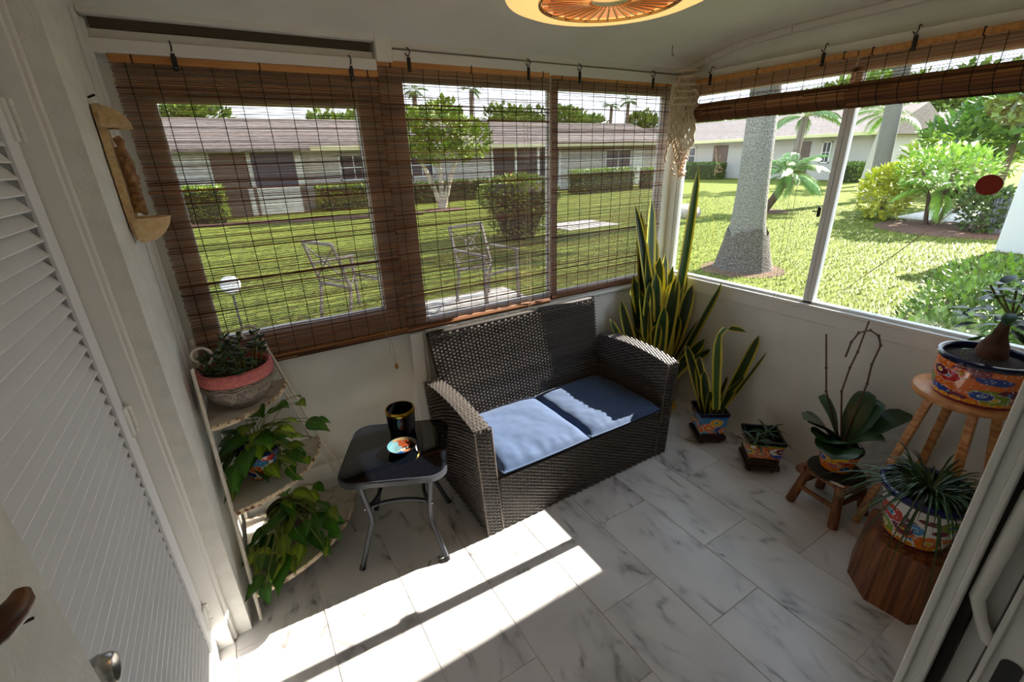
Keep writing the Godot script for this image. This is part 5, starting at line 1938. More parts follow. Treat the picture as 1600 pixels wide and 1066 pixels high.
	for k in 4:
		var a := PI / 4 + PI / 2 * k + 0.25
		var d := Vector3(cos(a), 0, sin(a))
		var l := MB.new()
		var foot := d * 0.215
		foot.x = minf(foot.x, 0.165)
		l.bar(foot, d * 0.10 + Vector3(0, 0.713, 0), 0.030, 0.030, Vector3.UP, 0.006)
		part(ts, "leg", l, pine)
	for k in 4:
		var a := PI / 4 + PI / 2 * k + 0.25
		var b := a + PI / 2
		var m := MB.new()
		var pa := Vector3(cos(a), 0, sin(a)) * 0.175 + Vector3(0, 0.25, 0)
		var pbb := Vector3(cos(b), 0, sin(b)) * 0.175 + Vector3(0, 0.25, 0)
		pa.x = minf(pa.x, 0.15); pbb.x = minf(pbb.x, 0.15)
		m.tube(PackedVector3Array([pa, pbb]), 0.010, 8)
		part(ts, "rung", m, pine)
	var bp := tp2 + Vector3(-0.03, 0.7505, 0.02)
	var bo := thing("desert_rose", "thick stemmed leafy plant in a large painted pot by window", "plant", bp)
	round_pot(bo, 0.125, 0.140, 0.17, talavera(217, "orange", ["red", "wine", "green", "blue", "orange"], "navy"), mat(rgb(18, 22, 64), 0.12), 1.04, 0.88)
	var tk := MB.new()
	tk.tube(PackedVector3Array([Vector3(0.03, 0.14, 0.0), Vector3(0.03, 0.17, 0.0), Vector3(0.035, 0.20, 0.0), Vector3(0.05, 0.235, 0.0), Vector3(0.065, 0.28, 0.0), Vector3(0.07, 0.32, 0.01)]), [0.046, 0.048, 0.042, 0.024, 0.015, 0.010], 12)
	part(bo, "trunk", tk, grain_mat([rgb(74, 48, 36), rgb(110, 76, 58)], 154, Vector3(30, 30, 30), 0.8))
	var dl := vmat(0.35, 0.5, Color(0.16, 0.26, 0.06))
	for i in 70:
		var a := r.randf() * TAU
		var lq := Vector3(0.07, 0.32, 0.01) + Vector3(cos(a) * r.randf() * 0.13, r.randf_range(-0.06, 0.16), sin(a) * r.randf() * 0.13)
		lq.x = minf(lq.x, 0.15)
		var m := MB.new()
		var s := r.randf_range(0.7, 1.2)
		m.col = lin(40 * s, 78 * s, 34 * s)
		var dd := Vector3(cos(a), r.randf_range(-0.3, 0.6), sin(a)).normalized()
		var pa := PackedVector3Array()
		for j in 6:
			pa.append(lq + dd * (0.065 * j / 5.0) + Vector3(0, -0.02 * pow(j / 5.0, 2), 0))
		leaf(m, pa, [0.003, 0.013, 0.018, 0.018, 0.012, 0.001], dd.cross(Vector3.UP).normalized(), 0.2)
		part(bo, "leaf", m, dl)
	var tw := MB.new()
	for i in 6:
		var a := TAU * i / 6
		tw.tube(PackedVector3Array([Vector3(0.07, 0.30, 0.01), Vector3(0.07 + cos(a) * 0.05, 0.36, 0.01 + sin(a) * 0.05), Vector3(0.06 + cos(a) * 0.08, 0.42, 0.01 + sin(a) * 0.09)]), 0.004, 6)
	part(bo, "twigs", tw, M.stem)
	var sd := MB.new()
	sd.tube(PackedVector3Array([Vector3(-0.085, 0.14, -0.05), Vector3(-0.087, 0.20, -0.052)]), 0.0018, 5)
	part(bo, "seedling_stem", sd, M.stem)
	for i in 2:
		var m := MB.new()
		m.col = lin(70, 130, 44)
		var b := Vector3(-0.087, 0.198 + 0.035 * i, -0.052)
		var dd := Vector3(-0.6 + 0.9 * i, 0.3, 0.5).normalized()
		var pa := PackedVector3Array()
		for j in 6:
			pa.append(b + dd * (0.05 * j / 5.0))
		leaf(m, pa, [0.004, 0.014, 0.018, 0.016, 0.010, 0.001], CAM_RIGHT, 0.15)
		part(bo, "leaf", m, dl)

# ---------------------------------------------------------------- garden
func leaf_card() -> ArrayMesh:
	var m := MB.new()
	var a := Vector3(0, 0, 0)
	var b := Vector3(0, 0.12, 1.0)
	var l := Vector3(-0.32, 0.10, 0.45)
	var r := Vector3(0.32, 0.10, 0.45)
	var c := Vector3(0, 0.0, 0.5)
	m.flat(a, l, c, Vector3(0, -9, 0)); m.flat(l, b, c, Vector3(0, -9, 0))
	m.flat(a, r, c, Vector3(0, -9, 0)); m.flat(r, b, c, Vector3(0, -9, 0))
	return m.mesh()

var card: ArrayMesh
# leaves scattered through ellipsoids: blobs of [centre, radii, count]
func foliage(parent: Node3D, called: String, blobs: Array, size: float, ca: Color, cb: Color, sd: int, shell := 0.55):
	if card == null:
		card = leaf_card()
		M.foliage = vmat(0.42, 0.5, Color(0.35, 0.45, 0.12))
	var r := rnd(sd)
	var total := 0
	for b in blobs: total += b[2]
	var mm := MultiMesh.new()
	mm.transform_format = MultiMesh.TRANSFORM_3D
	mm.use_colors = true
	mm.mesh = card
	mm.instance_count = total
	var k := 0
	for b in blobs:
		for i in b[2]:
			var d := Vector3(r.randfn(), r.randfn(), r.randfn()).normalized()
			var q := pow(r.randf(), shell * 0.5)
			var p: Vector3 = b[0] + d * q * b[1]
			var f := (d + Vector3(r.randf_range(-0.8, 0.8), r.randf_range(-0.4, 0.9), r.randf_range(-0.8, 0.8))).normalized()
			if absf(f.y) > 0.97: f = Vector3(0.3, 0.9, 0.1).normalized()
			var bs := Basis.looking_at(-f, Vector3.UP.rotated(Vector3(1, 0, 0), r.randf_range(-0.8, 0.8))) * size * r.randf_range(0.7, 1.3)
			mm.set_instance_transform(k, Transform3D(bs, p))
			mm.set_instance_color(k, ca.lerp(cb, r.randf()))
			k += 1
	var o := MultiMeshInstance3D.new()
	o.multimesh = mm
	o.material_override = M.foliage
	o.name = called
	parent.add_child(o, true)
	o.set_meta("kind", "stuff")

func box_hedge(called: String, label: String, lo: Vector3, hi: Vector3, n: int, size: float, ca: Color, cb: Color, sd: int, group := ""):
	var c := (lo + hi) / 2.0
	c.y = lo.y
	var o := thing(called, label, "hedge", c, group)
	var r := rnd(sd)
	var core := MB.new()
	core.box(lo - c + Vector3(0.06, 0, 0.06), hi - c - Vector3(0.06, 0.06, 0.06), 0.05)
	part(o, "branches", core, mat(rgb(40, 52, 24), 0.9))
	var h := (hi - lo) / 2.0
	var mm := MultiMesh.new()
	if card == null:
		card = leaf_card()
		M.foliage = vmat(0.42, 0.5, Color(0.35, 0.45, 0.12))
	mm.transform_format = MultiMesh.TRANSFORM_3D
	mm.use_colors = true
	mm.mesh = card
	mm.instance_count = n
	var m := (lo + hi) / 2.0 - c
	for i in n:
		var f := r.randf()
		var d := Vector3.UP
		var p := Vector3(r.randf_range(-1, 1) * h.x, h.y, r.randf_range(-1, 1) * h.z)
		if f < 0.35:
			d = Vector3(0, 0, 1)
			p = Vector3(r.randf_range(-1, 1) * h.x, r.randf_range(-1, 1) * h.y, h.z)
		elif f < 0.65:
			d = Vector3(-1 if r.randf() < 0.6 else 1, 0, 0)
			p = Vector3(h.x * d.x, r.randf_range(-1, 1) * h.y, r.randf_range(-1, 1) * h.z)
		p += d * r.randf_range(-0.07, 0.03)
		var g := (d + Vector3(r.randf_range(-0.9, 0.9), r.randf_range(-0.4, 0.9), r.randf_range(-0.9, 0.9))).normalized()
		if absf(g.y) > 0.97: g = Vector3(0.3, 0.9, 0.1).normalized()
		mm.set_instance_transform(i, Transform3D(Basis.looking_at(-g, Vector3.UP) * size * r.randf_range(0.7, 1.3), m + p))
		mm.set_instance_color(i, ca.lerp(cb, r.randf()))
	var q := MultiMeshInstance3D.new()
	q.multimesh = mm
	q.material_override = M.foliage
	q.name = "foliage"
	o.add_child(q, true)
	q.set_meta("kind", "stuff")

func frond_mesh(l: float, droop: float, leaflet: float, n: int, sd: int, col: Color) -> ArrayMesh:
	var m := MB.new()
	var r := rnd(sd)
	var p := PackedVector3Array()
	for i in 13:
		var t := i / 12.0
		p.append(Vector3(0, sin(t * 1.2) * l * 0.35 - droop * l * t * t, l * t * (1.0 - 0.25 * t * t * droop)))
	m.col = lin(150, 160, 80)
	m.tube(p, [0.03, 0.026, 0.024, 0.021, 0.019, 0.017, 0.015, 0.013, 0.011, 0.009, 0.007, 0.005, 0.003].map(func(x): return x * l * 0.35), 5)
	for i in n:
		var t := 0.14 + 0.86 * i / n
		var f := t * 12.0
		var a := p[int(f)].lerp(p[mini(int(f) + 1, 12)], f - int(f))
		var tn := (p[mini(int(f) + 1, 12)] - p[maxi(int(f) - 1, 0)]).normalized()
		for s in [-1.0, 1.0]:
			var d: Vector3 = (Vector3(s, -0.15 - 0.3 * r.randf(), 0) + tn * 0.9).normalized()
			var ll := leaflet * sin(PI * clampf(t * 0.86 + 0.12, 0, 1)) + 0.03
			var k := r.randf_range(0.75, 1.25)
			m.col = Color(col.r * k, col.g * k, col.b * k)
			var w := d.cross(Vector3.UP).normalized() * ll * 0.036
			var mid := a + d * ll * 0.5
			var tip := a + d * ll + Vector3(0, -ll * 0.25, 0)
			m.flat(a, mid + w, mid - w, Vector3(0, -99, 0))
			m.flat(mid + w, tip, mid - w, Vector3(0, -99, 0))
	return m.mesh()

func palm(called: String, label: String, foot: Vector3, h: float, lean: Vector3, radii: Array, bark: Material, fl: float, n: int, sd: int, group := "", col := Color(0.16, 0.30, 0.06)):
	var o := thing(called, label, "palm tree", foot, group)
	var t := MB.new()
	var p := PackedVector3Array()
	var rr := []
	for i in 15:
		var k := i / 14.0
		var y := h * pow(k, 1.5)
		p.append(Vector3(0, y - 0.06, 0) + lean * (y / h) * (0.6 + 0.4 * y / h))
		var f := 0
		while f < radii.size() - 2 and radii[f + 1].x < y: f += 1
		rr.append(lerpf(radii[f].y, radii[f + 1].y, clampf((y - radii[f].x) / (radii[f + 1].x - radii[f].x), 0, 1)))
	t.tube(p, rr, 20)
	part(o, "trunk", t, bark)
	crown(o, p[14], fl, n, sd, col)
	return o

func crown(o: Node3D, top: Vector3, fl: float, n: int, sd: int, col: Color):
	var r := rnd(sd)
	var fm := frond_mesh(fl, 0.55, fl * 0.26, 58, sd, col)
	for i in n:
		var f := part(o, "frond", fm, M.frond)
		f.transform = Transform3D(Basis(Vector3.UP, TAU * i / n * 2.4 + r.randf() * 0.4) * Basis(Vector3.RIGHT, r.randf_range(-0.75, 0.45)) * r.randf_range(0.85, 1.1), top)

func tree(called: String, label: String, foot: Vector3, h: float, rad: Vector3, n: int, size: float, ca: Color, cb: Color, sd: int, group := "", bark := Color(0.4, 0.34, 0.28)):
	var o := thing(called, label, "tree", foot, group)
	var r := rnd(sd)
	var t := MB.new()
	t.tube(PackedVector3Array([Vector3(0, -0.05, 0), Vector3(0.05, h * 0.35, 0), Vector3(0.0, h * 0.7, 0.05)]), [h * 0.035, h * 0.025, h * 0.012], 10)
	part(o, "trunk", t, mat(bark, 0.9))
	var blobs := []
	for i in 7:
		var a := TAU * i / 7 + r.randf()
		var c := Vector3(cos(a) * rad.x * 0.5, h - rad.y * r.randf_range(0.5, 1.3), sin(a) * rad.z * 0.5)
		blobs.append([c, rad * r.randf_range(0.45, 0.65), n / 7])
	foliage(o, "foliage", blobs, size, ca, cb, sd + 1)

func garden():
	M.frond = vmat(0.4, 0.5, Color(0.35, 0.45, 0.12))
	# -- lawn
	var lawn_tex := noise_tex(noise(301, 0.02, FastNoiseLite.TYPE_SIMPLEX, 5), 512, ramp([rgb(81, 89, 29), rgb(99, 108, 38), rgb(113, 122, 51)], [0.25, 0.5, 0.75]))
	var lm := relief(tri_mat(mat(Color.WHITE, 0.9, 0.0, 0.2), lawn_tex, Vector3(0.45, 0.45, 0.45)), noise_tex(noise(302, 0.12), 256), 0.1)
	var lw := MB.new()
	lw.box(Vector3(-60, GROUND - 0.3, -70), Vector3(2.72 + 90, GROUND, -2.295))
	lw.box(Vector3(2.67, GROUND - 0.3, -2.296), Vector3(92.7, GROUND, 25))
	struct("lawn", lw, lm)
	grass()
	# -- ground pieces
	var conc := relief(tri_mat(mat(Color.WHITE, 0.9), noise_tex(noise(303, 0.03), 256, ramp([rgb(172, 166, 156), rgb(204, 199, 190)], [0.3, 0.7])), Vector3(0.8, 0.8, 0.8)), noise_tex(noise(304, 0.1), 256), 0.2)
	var sl := MB.new()
	sl.box(Vector3(1.30, GROUND - 0.05, -5.45), Vector3(3.15, GROUND + 0.03, -3.6), 0.01)
	tag(part(self, "patio_slab", sl, conc), "pale concrete patio slab under the front-facing metal chair", "slab")
	var pv := MB.new()
	pv.box(Vector3(7.2, GROUND - 0.05, -10.4), Vector3(8.9, GROUND + 0.025, -9.1), 0.01)
	tag(part(self, "stepping_slab", pv, conc), "grey concrete slab set in the lawn beside the clipped bush", "slab")
	var dr := MB.new()
	dr.box(Vector3(14.6, GROUND - 0.05, -5.2), Vector3(17.8, GROUND + 0.03, -3.4), 0.01)
	tag(part(self, "garden_path_slab", dr, conc), "white concrete path slab behind the flowering shrub", "slab")
	var mulch := relief(tri_mat(mat(Color.WHITE, 0.95), noise_tex(noise(305, 0.07), 256, ramp([rgb(70, 46, 36), rgb(124, 88, 70)], [0.3, 0.7])), Vector3(1.5, 1.5, 1.5)), noise_tex(noise(306, 0.12), 256), 1.5)
	var mb := MB.new()
	mb.bar(Vector3(-3.0, GROUND + 0.01, -18.5), Vector3(6.0, GROUND + 0.01, -16.0), 0.8, 0.05)
	tag(part(self, "mulch_bed", mb, mulch), "long brown mulch strip across the lawn before the house porch", "mulch")
	for e in [[Vector3(6.7, GROUND, -4.15), 0.62, "brown mulch ring round the foot of the thick palm"], [Vector3(7.1, GROUND, -16.6), 0.8, "mulch ring under the three stemmed tree"], [Vector3(14.0, GROUND, -8.25), 0.7, "mulch ring under the small bushy palm"], [Vector3(13.6, GROUND, -3.6), 1.5, "mulch bed under the flowering shrub and air conditioner"]]:
		var m := MB.new()
		m.lathe([Vector2(e[1], -0.02), Vector2(e[1] * 0.97, 0.012), Vector2(e[1] * 0.6, 0.03), Vector2(0, 0.04)], 24, e[0])
		tag(part(self, "mulch_ring", m, mulch), e[2], "mulch")
	# -- palms and shrubs seen through the clear windows
	var bark := relief(tri_mat(mat(Color.WHITE, 0.9), noise_tex(noise(311, 0.03, FastNoiseLite.TYPE_SIMPLEX, 5), 512, ramp([rgb(98, 94, 86), rgb(118, 115, 107), rgb(138, 139, 130)], [0.25, 0.5, 0.75])), Vector3(2.2, 1.6, 2.2)), noise_tex(noise(312, 0.06), 256), 1.2)
	var pa = palm("palm_tree", "thick grey palm trunk with a flared foot close to the porch", Vector3(6.72, GROUND, -4.15), 8.0, Vector3(-0.15, 0, -0.2), [Vector2(0, 0.42), Vector2(0.12, 0.40), Vector2(0.32, 0.33), Vector2(0.6, 0.255), Vector2(1.1, 0.215), Vector2(2.2, 0.195), Vector2(8.0, 0.16)], bark, 2.6, 14, 71)
	var roots := MB.new()
	var rg := []
	for i in 9:
		var row := PackedVector3Array()
		var y := -0.02 + 0.62 * i / 8.0
		for j in 33:
			var a := TAU * j / 32
			var q: float = lerpf(0.425, 0.272, pow(i / 8.0, 0.75)) + 0.015 * sin(j * 2.0) * (1.0 - i / 8.0) + 0.022
			row.append(Vector3(cos(a) * q, y + (0.05 * sin(a * 3.0 + 1.0) + 0.03 * sin(a * 7.0)) * i / 8.0, sin(a) * q))
		rg.append(row)
	roots.grid(rg, Vector3.ZERO, Vector2(1, 1), true)
	var rbk := relief(tri_mat(mat(Color.WHITE, 0.95), noise_tex(noise(313, 0.05, FastNoiseLite.TYPE_SIMPLEX, 5), 256, ramp([rgb(60, 53, 46), rgb(86, 79, 70), rgb(112, 108, 99)], [0.25, 0.45, 0.7])), Vector3(2, 2, 2)), noise_tex(noise(312, 0.06), 256), 2.0)
	part(pa, "root_flare", roots, rbk)
	palm("palm_tree", "slim grey palm trunk leaning beside the flowering shrub", Vector3(19.5, GROUND, -7.6), 9.0, Vector3(-0.1, 0, -0.3), [Vector2(0, 0.42), Vector2(0.3, 0.30), Vector2(1.0, 0.25), Vector2(9.0, 0.2)], bark, 2.6, 12, 72)
	var cy := thing("bushy_palm", "small bushy palm with two slanted dark stems on the lawn", "palm tree", Vector3(13.95, GROUND, -8.25))
	var dk := mat(rgb(86, 70, 56), 0.9)
	for k in 2:
		var t := MB.new()
		var d := Vector3(0.45 - 0.25 * k, 0, 0.35 + 0.1 * k)
		t.tube(PackedVector3Array([Vector3(0, -0.05, 0), d * 0.6 + Vector3(0, 0.5, 0), d + Vector3(0, 1.0, 0)]), [0.12, 0.10, 0.08], 10)
		part(cy, "stem", t, dk)
		crown(cy, d + Vector3(0, 1.05, 0), 1.25, 15, 73 + k, lin(110, 150, 70))
	var areca := thing("flowering_shrub", "tall glossy flowering shrub with bare stems beside the path slab", "shrub", Vector3(13.85, GROUND, -4.15))
	var at := MB.new()
	for k in 5:
		var a := TAU * k / 5
		at.tube(PackedVector3Array([Vector3(cos(a) * 0.1, -0.05, sin(a) * 0.1), Vector3(cos(a) * 0.2, 0.6, sin(a) * 0.2), Vector3(cos(a) * 0.5, 1.2, sin(a) * 0.5)]), [0.05, 0.04, 0.03], 8)
	part(areca, "stems", at, dk)
	crown(areca, Vector3(0, 0.75, 0), 1.05, 16, 75, lin(130, 170, 60))
	foliage(areca, "foliage", [[Vector3(0, 1.2, 0), Vector3(0.95, 0.5, 0.9), 1300]], 0.12, lin(96, 140, 46), lin(170, 196, 90), 76)
	foliage(areca, "flowers", [[Vector3(0, 1.3, 0), Vector3(0.9, 0.45, 0.9), 90]], 0.11, lin(250, 246, 230), lin(255, 240, 214), 77, 0.2)
	var yb := thing("golden_shrub", "golden green croton shrub on the lawn beside the flowering shrub", "shrub", Vector3(14.35, GROUND, -5.35))
	foliage(yb, "foliage", [[Vector3(0, 0.65, 0), Vector3(0.6, 0.65, 0.6), 1000], [Vector3(-0.2, 1.0, 0.3), Vector3(0.4, 0.35, 0.4), 300]], 0.15, lin(150, 164, 40), lin(206, 200, 70), 78)
	var ys := MB.new()
	ys.tube(PackedVector3Array([Vector3(0, -0.03, 0), Vector3(0, 0.5, 0)]), 0.05, 8)
	part(yb, "stem", ys, dk)
	var db := thing("dark_shrub", "round dark green shrub beside the air conditioner", "shrub", Vector3(13.15, GROUND, -3.15))
	foliage(db, "foliage", [[Vector3(0, 0.48, 0), Vector3(0.42, 0.5, 0.42), 900]], 0.12, lin(44, 66, 34), lin(96, 120, 60), 79)
	var dsm := MB.new()
	dsm.tube(PackedVector3Array([Vector3(0, -0.03, 0), Vector3(0, 0.4, 0)]), 0.05, 8)
	part(db, "stem", dsm, dk)
	ac_unit(Vector3(13.55, GROUND, -2.75))
	var wl := MB.new()
	wl.box(Vector3(11.06, GROUND - 0.2, -2.36), Vector3(11.3, 1.85, 3.0), 0.02)
	wl.box(Vector3(11.0, 1.85, -2.42), Vector3(11.36, 1.93, 3.0), 0.02)
	tag(part(self, "garden_wall", wl, mat(rgb(226, 228, 228), 0.85)), "white rendered garden wall in front of the air conditioner", "wall")
	# unseen wing, added to keep sun off the near end of the porch floor
	var wg := thing("added_shade_wing", "unseen white wing with a low parapet added to shade the porch end", "building", Vector3(5.6, GROUND, -0.82))
	var wm := MB.new()
	wm.box(Vector3(0, -0.2, 0), Vector3(5.2, 3.55, 4.2), 0.02)
	part(wg, "wall", wm, mat(rgb(226, 226, 222), 0.85))
	var wr := MB.new()
	wr.box(Vector3(0.0, 3.55, 0.0), Vector3(5.2, 3.75, 4.2), 0.03)
	part(wg, "parapet", wr, mat(rgb(210, 208, 202), 0.85))
	var nb := thing("window_bush", "glossy broad leaved bush right outside the clear window", "bush", Vector3(4.9, GROUND, -1.3))
	foliage(nb, "foliage", [[Vector3(-0.9, 0.22, 0.35), Vector3(0.75, 0.40, 0.45), 1800], [Vector3(0.1, 0.26, 0.25), Vector3(0.8, 0.44, 0.45), 2200], [Vector3(1.1, 0.28, 0.10), Vector3(0.75, 0.46, 0.5), 2000]], 0.062, lin(64, 92, 40), lin(120, 148, 62), 80, 0.35)
	var nbs := MB.new()
	for k in 6:
		nbs.tube(PackedVector3Array([Vector3(-1.0 + 0.4 * k, -0.05, 0.0), Vector3(-1.05 + 0.42 * k, 0.5, 0.05)]), 0.02, 6)
	part(nb, "stems", nbs, dk)
	var rk := thing("garden_rock", "pale boulder lying on the lawn behind the window corner", "rock", Vector3(11.3, GROUND, -8.95))
	var rm := MB.new()
	rm.ball(Vector3(0, 0.12, 0), Vector3(0.5, 0.26, 0.38), 14, 9)
	part(rk, "boulder", rm, relief(tri_mat(mat(Color.WHITE, 0.9), noise_tex(noise(321, 0.03), 256, ramp([rgb(140, 126, 112), rgb(196, 184, 168)], [0.3, 0.7])), Vector3(2, 2, 2)), noise_tex(noise(322, 0.05), 256), 3.0))
	# -- seen through the blinds
	house_across()
	houses_right()
	patio_chair("wrought metal patio chair turned sideways on the lawn behind the blind", Vector3(1.10, GROUND, -5.50), deg_to_rad(115))
	patio_chair("wrought metal patio chair facing the porch on the pale slab", Vector3(2.62, GROUND + 0.03, -4.93), deg_to_rad(14))
	var so := thing("solar_stake_light", "round white garden stake light on the lawn", "stake light", Vector3(-0.12, GROUND, -5.75))
	var ss := MB.new()
	ss.tube(PackedVector3Array([Vector3(0, -0.05, 0), Vector3(0, 0.40, 0)]), 0.012, 8)
	part(so, "stake", ss, mat(rgb(70, 72, 74), 0.5, 0.5))
	var sf := MB.new()
	sf.xf = Transform3D(Basis(Vector3.RIGHT, PI / 2 - 0.35), Vector3(0, 0.52, 0))
	sf.lathe([Vector2(0, 0.02), Vector2(0.085, 0.018), Vector2(0.10, 0.006), Vector2(0.095, -0.03), Vector2(0.03, -0.06), Vector2(0, -0.06)], 28)
	part(so, "lamp_head", sf, mat(rgb(236, 238, 240), 0.3))
	# three-stemmed tree on the lawn
	var t3 := thing("multi_stem_tree", "leafy tree with three pale slanting stems before the bungalow", "tree", Vector3(7.08, GROUND, -16.65))
	var pale := mat(rgb(196, 184, 166), 0.85)
	for e in [Vector3(-0.75, 1.8, 0.1), Vector3(0.05, 1.9, -0.1), Vector3(0.6, 1.75, 0.2)]:
		var m := MB.new()
		m.tube(PackedVector3Array([Vector3(0, -0.05, 0), e * 0.5 + Vector3(0, 0.1, 0), e]), [0.11, 0.085, 0.06], 10)
		part(t3, "stem", m, pale)
	foliage(t3, "foliage", [[Vector3(-0.9, 2.65, 0), Vector3(0.8, 0.75, 0.8), 420], [Vector3(0.2, 2.9, 0), Vector3(0.9, 0.8, 0.9), 480], [Vector3(1.2, 2.4, 0.2), Vector3(0.75, 0.65, 0.8), 380], [Vector3(-0.2, 2.2, 0.2), Vector3(1.0, 0.5, 0.8), 260]], 0.24, lin(84, 116, 40), lin(156, 172, 70), 85)
	# clipped flaring bush
	var cb := thing("clipped_bush", "large clipped bush, wider at the top, beside the stepping slab", "bush", Vector3(5.75, GROUND, -9.15))
	var cc := MB.new()
	cc.lathe([Vector2(0.35, 0.0), Vector2(0.55, 0.5), Vector2(0.78, 1.05), Vector2(0.66, 1.18), Vector2(0, 1.2)], 20)
	part(cb, "branches", cc, mat(rgb(48, 44, 22), 0.9))
	foliage(cb, "foliage", [[Vector3(0, 0.95, 0), Vector3(0.95, 0.42, 0.9), 2200], [Vector3(0, 0.5, 0), Vector3(0.72, 0.5, 0.7), 1100]], 0.085, lin(92, 112, 36), lin(160, 170, 66), 86, 0.2)
	# bird bath and flower pot
	var bt := thing("bird_bath", "grey stone bird bath on a pedestal near the bungalow", "bird bath", Vector3(10.1, GROUND, -14.3))
	var bm := MB.new()
	bm.lathe([Vector2(0, 0), Vector2(0.22, 0), Vector2(0.22, 0.06), Vector2(0.10, 0.12), Vector2(0.08, 0.5), Vector2(0.12, 0.62), Vector2(0.40, 0.72), Vector2(0.42, 0.76), Vector2(0.36, 0.75), Vector2(0, 0.70)], 28)
	part(bt, "basin", bm, conc)
	var fp := thing("flower_pot", "terracotta pot of orange flowers on the bungalow terrace", "plant", Vector3(11.2, GROUND, -18.2))
	var fm := MB.new()
	fm.lathe([Vector2(0, 0), Vector2(0.20, 0), Vector2(0.28, 0.45), Vector2(0.31, 0.47), Vector2(0.31, 0.55), Vector2(0.25, 0.54)], 24)
	part(fp, "pot", fm, mat(rgb(170, 96, 60), 0.8))
	foliage(fp, "flowers", [[Vector3(0, 0.78, 0), Vector3(0.32, 0.25, 0.32), 260]], 0.12, lin(236, 150, 40), lin(250, 190, 70), 87)

func ac_unit(p: Vector3):
	var o := thing("air_conditioner", "grey slatted air conditioner unit beyond the garden wall", "air conditioner", p, "", 0.2)
	var c := MB.new()
	c.box(Vector3(-0.36, 0.0, -0.36), Vector3(0.36, 0.78, 0.36), 0.03)
	part(o, "body", c, mat(rgb(86, 92, 104), 0.5))
	for s in 2:
		for k in 12:
			var m := MB.new()
			var t := -0.33 + 0.06 * k
			if s == 0: m.box(Vector3(-0.375, 0.06, t - 0.014), Vector3(-0.355, 0.72, t + 0.014), 0.004)
			else: m.box(Vector3(t - 0.014, 0.06, -0.375), Vector3(t + 0.014, 0.72, -0.355), 0.004)
			part(o, "louvre", m, mat(rgb(120, 126, 138), 0.5))
	var t := MB.new()
	t.box(Vector3(-0.39, 0.78, -0.39), Vector3(0.39, 0.83, 0.39), 0.02)
	part(o, "top_cover", t, mat(rgb(196, 200, 206), 0.4))

func grass():
	var t := MB.new()
	var r := rnd(401)
	for i in 7:
		var a := r.randf() * TAU
		var p := Vector3(cos(a), 0, sin(a)) * r.randf() * 0.03
		var d := Vector3(cos(a + 0.5), 0, sin(a + 0.5))
		var h := r.randf_range(0.022, 0.05)
		var w := d.cross(Vector3.UP) * 0.0028
		var tip := p + Vector3(0, h, 0) + d * h * 0.6
		var nn := (Vector3.UP * 1.5 + d * 0.3).normalized()
		t.tri(p - w, p + w, tip, nn, nn, nn)
	var mm := MultiMesh.new()
	mm.transform_format = MultiMesh.TRANSFORM_3D
	mm.use_colors = true
	mm.mesh = t.mesh()
	var n := 60000
	mm.instance_count = n
	for i in n:
		var p: Vector3
		if i % 5 < 3:
			# towards the clear windows, thinning out with distance
			var d := 2.75 + 15.0 * pow(r.randf(), 1.8)
			p = Vector3(d, GROUND, -d * r.randf_range(0.10, 1.0) + 0.2)
		else:
			var d := 2.4 + 11.0 * pow(r.randf(), 1.8)
			p = Vector3(d * r.randf_range(-0.25, 1.15), GROUND, -d)
		if p.x > 1.30 and p.x < 3.15 and p.z > -5.45 and p.z < -3.6 or p.x < 2.72 and p.z > -2.33 or p.x > 7.2 and p.x < 8.9 and p.z > -10.4 and p.z < -9.1:
			p = Vector3(6.0 + r.randf() * 6.0, GROUND, -6.0 - r.randf() * 3.0)
		var s := r.randf_range(0.7, 1.3)
		mm.set_instance_transform(i, Transform3D(Basis(Vector3.UP, r.randf() * TAU) * s, p))
		mm.set_instance_color(i, lin(94, 106, 36).lerp(lin(124, 136, 54), r.randf()))
	var o := MultiMeshInstance3D.new()
	o.multimesh = mm
	o.material_override = vmat(0.5, 0.4, Color(0.35, 0.45, 0.1))
	o.name = "grass"
	add_child(o)
	tag(o, "short bright green grass blades growing on the lawn", "grass", "", "stuff")

